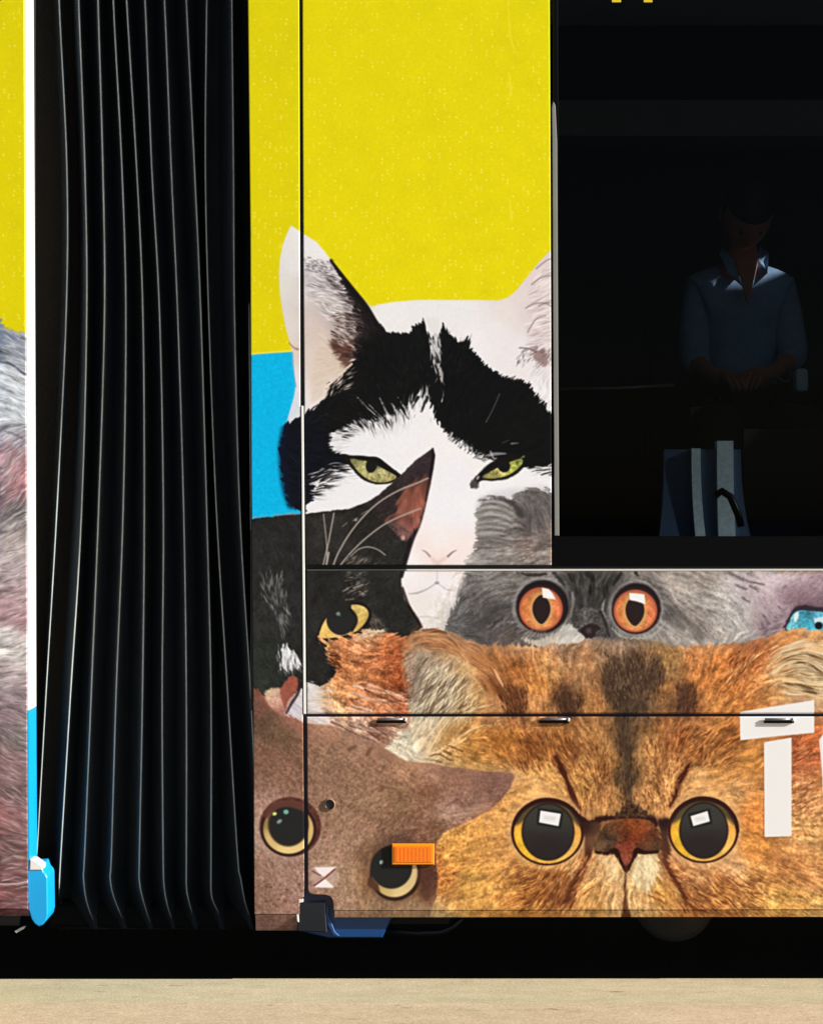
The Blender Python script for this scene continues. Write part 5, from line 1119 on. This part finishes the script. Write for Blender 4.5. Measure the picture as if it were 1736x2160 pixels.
# local frame: x right in view, y away from the camera, z up from the floor
body_v = [L_(0,.06,1.50), L_(0,.07,1.66), L_(0,.07,1.84), L_(0,.06,1.98), L_(0,.035,2.07), L_(0,.02,2.12),
          L_(-.130,.06,1.955), L_(-.150,.04,1.82), L_(-.160,-.02,1.715), L_(-.128,-.14,1.668), L_(-.105,-.19,1.655),
          L_(.130,.06,1.955), L_(.152,.05,1.83), L_(.160,-.01,1.73), L_(.075,-.14,1.672), L_(.022,-.19,1.660),
          L_(-.10,.0,1.49), L_(-.125,-.38,1.49), L_(-.125,-.40,1.12), L_(-.125,-.42,1.01), L_(-.125,-.52,.985),
          L_(.10,.0,1.49), L_(.14,-.38,1.49), L_(.14,-.40,1.12), L_(.14,-.42,1.01), L_(.14,-.52,.985)]
body_e = [(0,1),(1,2),(2,3),(3,4),(4,5),(3,6),(6,7),(7,8),(8,9),(9,10),(3,11),(11,12),(12,13),(13,14),(14,15),(0,16),(16,17),(17,18),(18,19),(19,20),(0,21),(21,22),(22,23),(23,24),(24,25)]
body_r = [.11,.10,.105,.07,.05,.05,.045,.040,.036,.026,.024,.045,.040,.036,.026,.024,.085,.06,.045,.035,.03,.085,.06,.045,.035,.03]
body = skin_mesh('body', body_v, body_e, body_r, M['skin'], man)
# head with face
bm = bmesh.new(); bmesh.ops.create_uvsphere(bm, u_segments=40, v_segments=28, radius=1)
for v in bm.verts:
    x, y, z = v.co
    w_ = .078*(1-.18*max(0, -z)**1.5); q = Vector((x*w_, y*.098, z*.122))
    if y < 0:
        q.y += .012*(1-abs(x))*max(0, -z)*0
        nose = math.exp(-((x/.20)**2))*math.exp(-(((z+.12)/.22)**2)); q.y -= .022*nose
        for sx in (-.38, .38): q.y += .012*math.exp(-(((x-sx)/.20)**2)-(((z-.06)/.12)**2))
        q.y -= .006*math.exp(-((x/.35)**2)-(((z+.50)/.06)**2))+.006*math.exp(-((x/.35)**2)-(((z+.60)/.05)**2))
        q.y -= .010*math.exp(-((x/.3)**2)-(((z+.86)/.12)**2))
    v.co = q
me = D.meshes.new('head'); bm.to_mesh(me); bm.free(); hd = link('head', me, M['skin'], man, smooth=True); hd.location = L_(0,-.06,2.175); hd.rotation_euler = (R(58), 0, R(6))
for sx in (-1, 1):
    bm = bmesh.new(); bmesh.ops.create_uvsphere(bm, u_segments=14, v_segments=10, radius=.5)
    for v in bm.verts: v.co = Vector((v.co.x*.020+sx*.078, v.co.y*.040+.008, v.co.z*.062-.005))
    me = D.meshes.new('ear'); bm.to_mesh(me); bm.free(); link('ear', me, M['skin'], hd, smooth=True)
    bm = bmesh.new(); bmesh.ops.create_uvsphere(bm, u_segments=12, v_segments=8, radius=.0085)
    for v in bm.verts: v.co += Vector((sx*.030, -.078, .007))
    me = D.meshes.new('eye'); bm.to_mesh(me); bm.free(); link('eye', me, M['hair'], hd, smooth=True)
bm = bmesh.new(); bmesh.ops.create_uvsphere(bm, u_segments=32, v_segments=20, radius=1)
bmesh.ops.delete(bm, geom=[v for v in bm.verts if v.co.z < (-.55 if v.co.y > .15 else (.0 if v.co.y > -.25 else .30+.12*abs(v.co.x)))], context='VERTS')
for v in bm.verts: v.co = Vector((v.co.x*.084, v.co.y*.105+.003, v.co.z*.130))
me = D.meshes.new('hair'); bm.to_mesh(me); bm.free(); link('hair', me, M['hair'], hd, smooth=True)
# shirt, cut a little wider than the body
sv = [body_v[i] for i in (0,1,2,3)]+[body_v[i] for i in (6,7,8,9)]+[body_v[i] for i in (11,12,13,14)]+[L_(0,.045,2.045)]
sv[0] = L_(0,.05,1.53); sv[3] = L_(0,.06,1.99); sv[7] = L_(-.145,-.07,1.695); sv[11] = L_(.125,-.07,1.705)
shirt = skin_mesh('shirt', sv, [(0,1),(1,2),(2,3),(3,4),(4,5),(5,6),(6,7),(3,8),(8,9),(9,10),(10,11),(3,12)],
                  [(.140,.125),(.128,.120),(.130,.125),(.085,.075),.060,.056,.052,.044,.060,.056,.052,.044,.066], M['shirt'], man)
# collar wings and open neck
for sx in (-1, 1):
    V = [L_(sx*.060,.05,2.085), L_(sx*.078,-.02,2.055), L_(sx*.062,-.085,1.985), L_(sx*.018,-.088,1.945), L_(sx*.040,-.05,2.03)]
    V2 = [(a*1.0, b-.006, c+.002) for a, b, c in V]
    me = D.meshes.new('collar'); me.from_pydata(V+V2, [], [(0,1,2,3,4),(9,8,7,6,5)]+[(i, (i+1) % 5, 5+(i+1) % 5, 5+i) for i in range(5)])
    bm = bmesh.new(); bm.from_mesh(me); bmesh.ops.recalc_face_normals(bm, faces=bm.faces); bm.to_mesh(me); bm.free(); link('collar', me, M['shirt'], shirt)
V = [L_(-.034,-.081,2.03), L_(.034,-.081,2.03), L_(.004,-.098,1.90), L_(-.004,-.098,1.90)]
me = D.meshes.new('open_neck'); me.from_pydata(V+[(a, b+.02, c) for a, b, c in V], [], [(0,1,2,3),(7,6,5,4),(0,3,7,4),(1,5,6,2),(0,4,5,1),(3,2,6,7)]); link('open_neck', me, M['skin'], shirt)
tv = [L_(0,.06,1.50)]+[body_v[i] for i in (16,17,18,19,21,22,23,24)]
skin_mesh('trousers', tv, [(0,1),(1,2),(2,3),(3,4),(0,5),(5,6),(6,7),(7,8)], [.15,.102,.080,.062,.058,.102,.080,.062,.058], M['trousers'], man)
for sx, i in ((-1, 19), (1, 24)):
    x_, y_, z_ = body_v[i]
    skin_mesh('shoe', [(x_, y_+.03, .05), (x_, y_-.06, .045), (x_, y_-.16, .038), (x_, y_-.20, .034)], [(0,1),(1,2),(2,3)], [.046,.048,.044,.026], M['shoe'], man)
# hands: five fingers each, lightly curled over the lap
def hand(sx, wx, wy, wz):
    pv = [(wx, wy, wz), (wx-sx*.022, wy-.045, wz-.004)]; e = [(0,1)]; r_ = [.023,.026]
    for f, (dx, ln) in enumerate(((-.026,.050),(-.010,.060),(.008,.064),(.026,.058))):
        b = len(pv); bx = wx-sx*.028+dx; by = wy-.072+abs(dx)*.2
        pv += [(bx, by, wz-.004), (bx-sx*.010, by-ln*.55, wz-.010), (bx-sx*.022, by-ln*.85, wz-.032), (bx-sx*.030, by-ln*.70, wz-.052)]
        e += [(1,b),(b,b+1),(b+1,b+2),(b+2,b+3)]; r_ += [.0105,.0092,.0085,.007]
    b = len(pv); pv += [(wx-sx*.042, wy-.030, wz+.004), (wx-sx*.066, wy-.058, wz-.002), (wx-sx*.078, wy-.082, wz-.016)]; e += [(0,b),(b,b+1),(b+1,b+2)]; r_ += [.013,.010,.0085]
    skin_mesh('hand', pv, e, r_, M['skin'], man, sub=1)
hand(-1, body_v[10][0], body_v[10][1], body_v[10][2]); hand(1, body_v[15][0], body_v[15][1], body_v[15][2])
tube('watch', [(.105+.022*math.cos(t), -.150+.012*math.sin(t), .715+.024*math.sin(t)) for t in [k*math.pi/8 for k in range(17)]], .004, M['steel'], man, n=6)
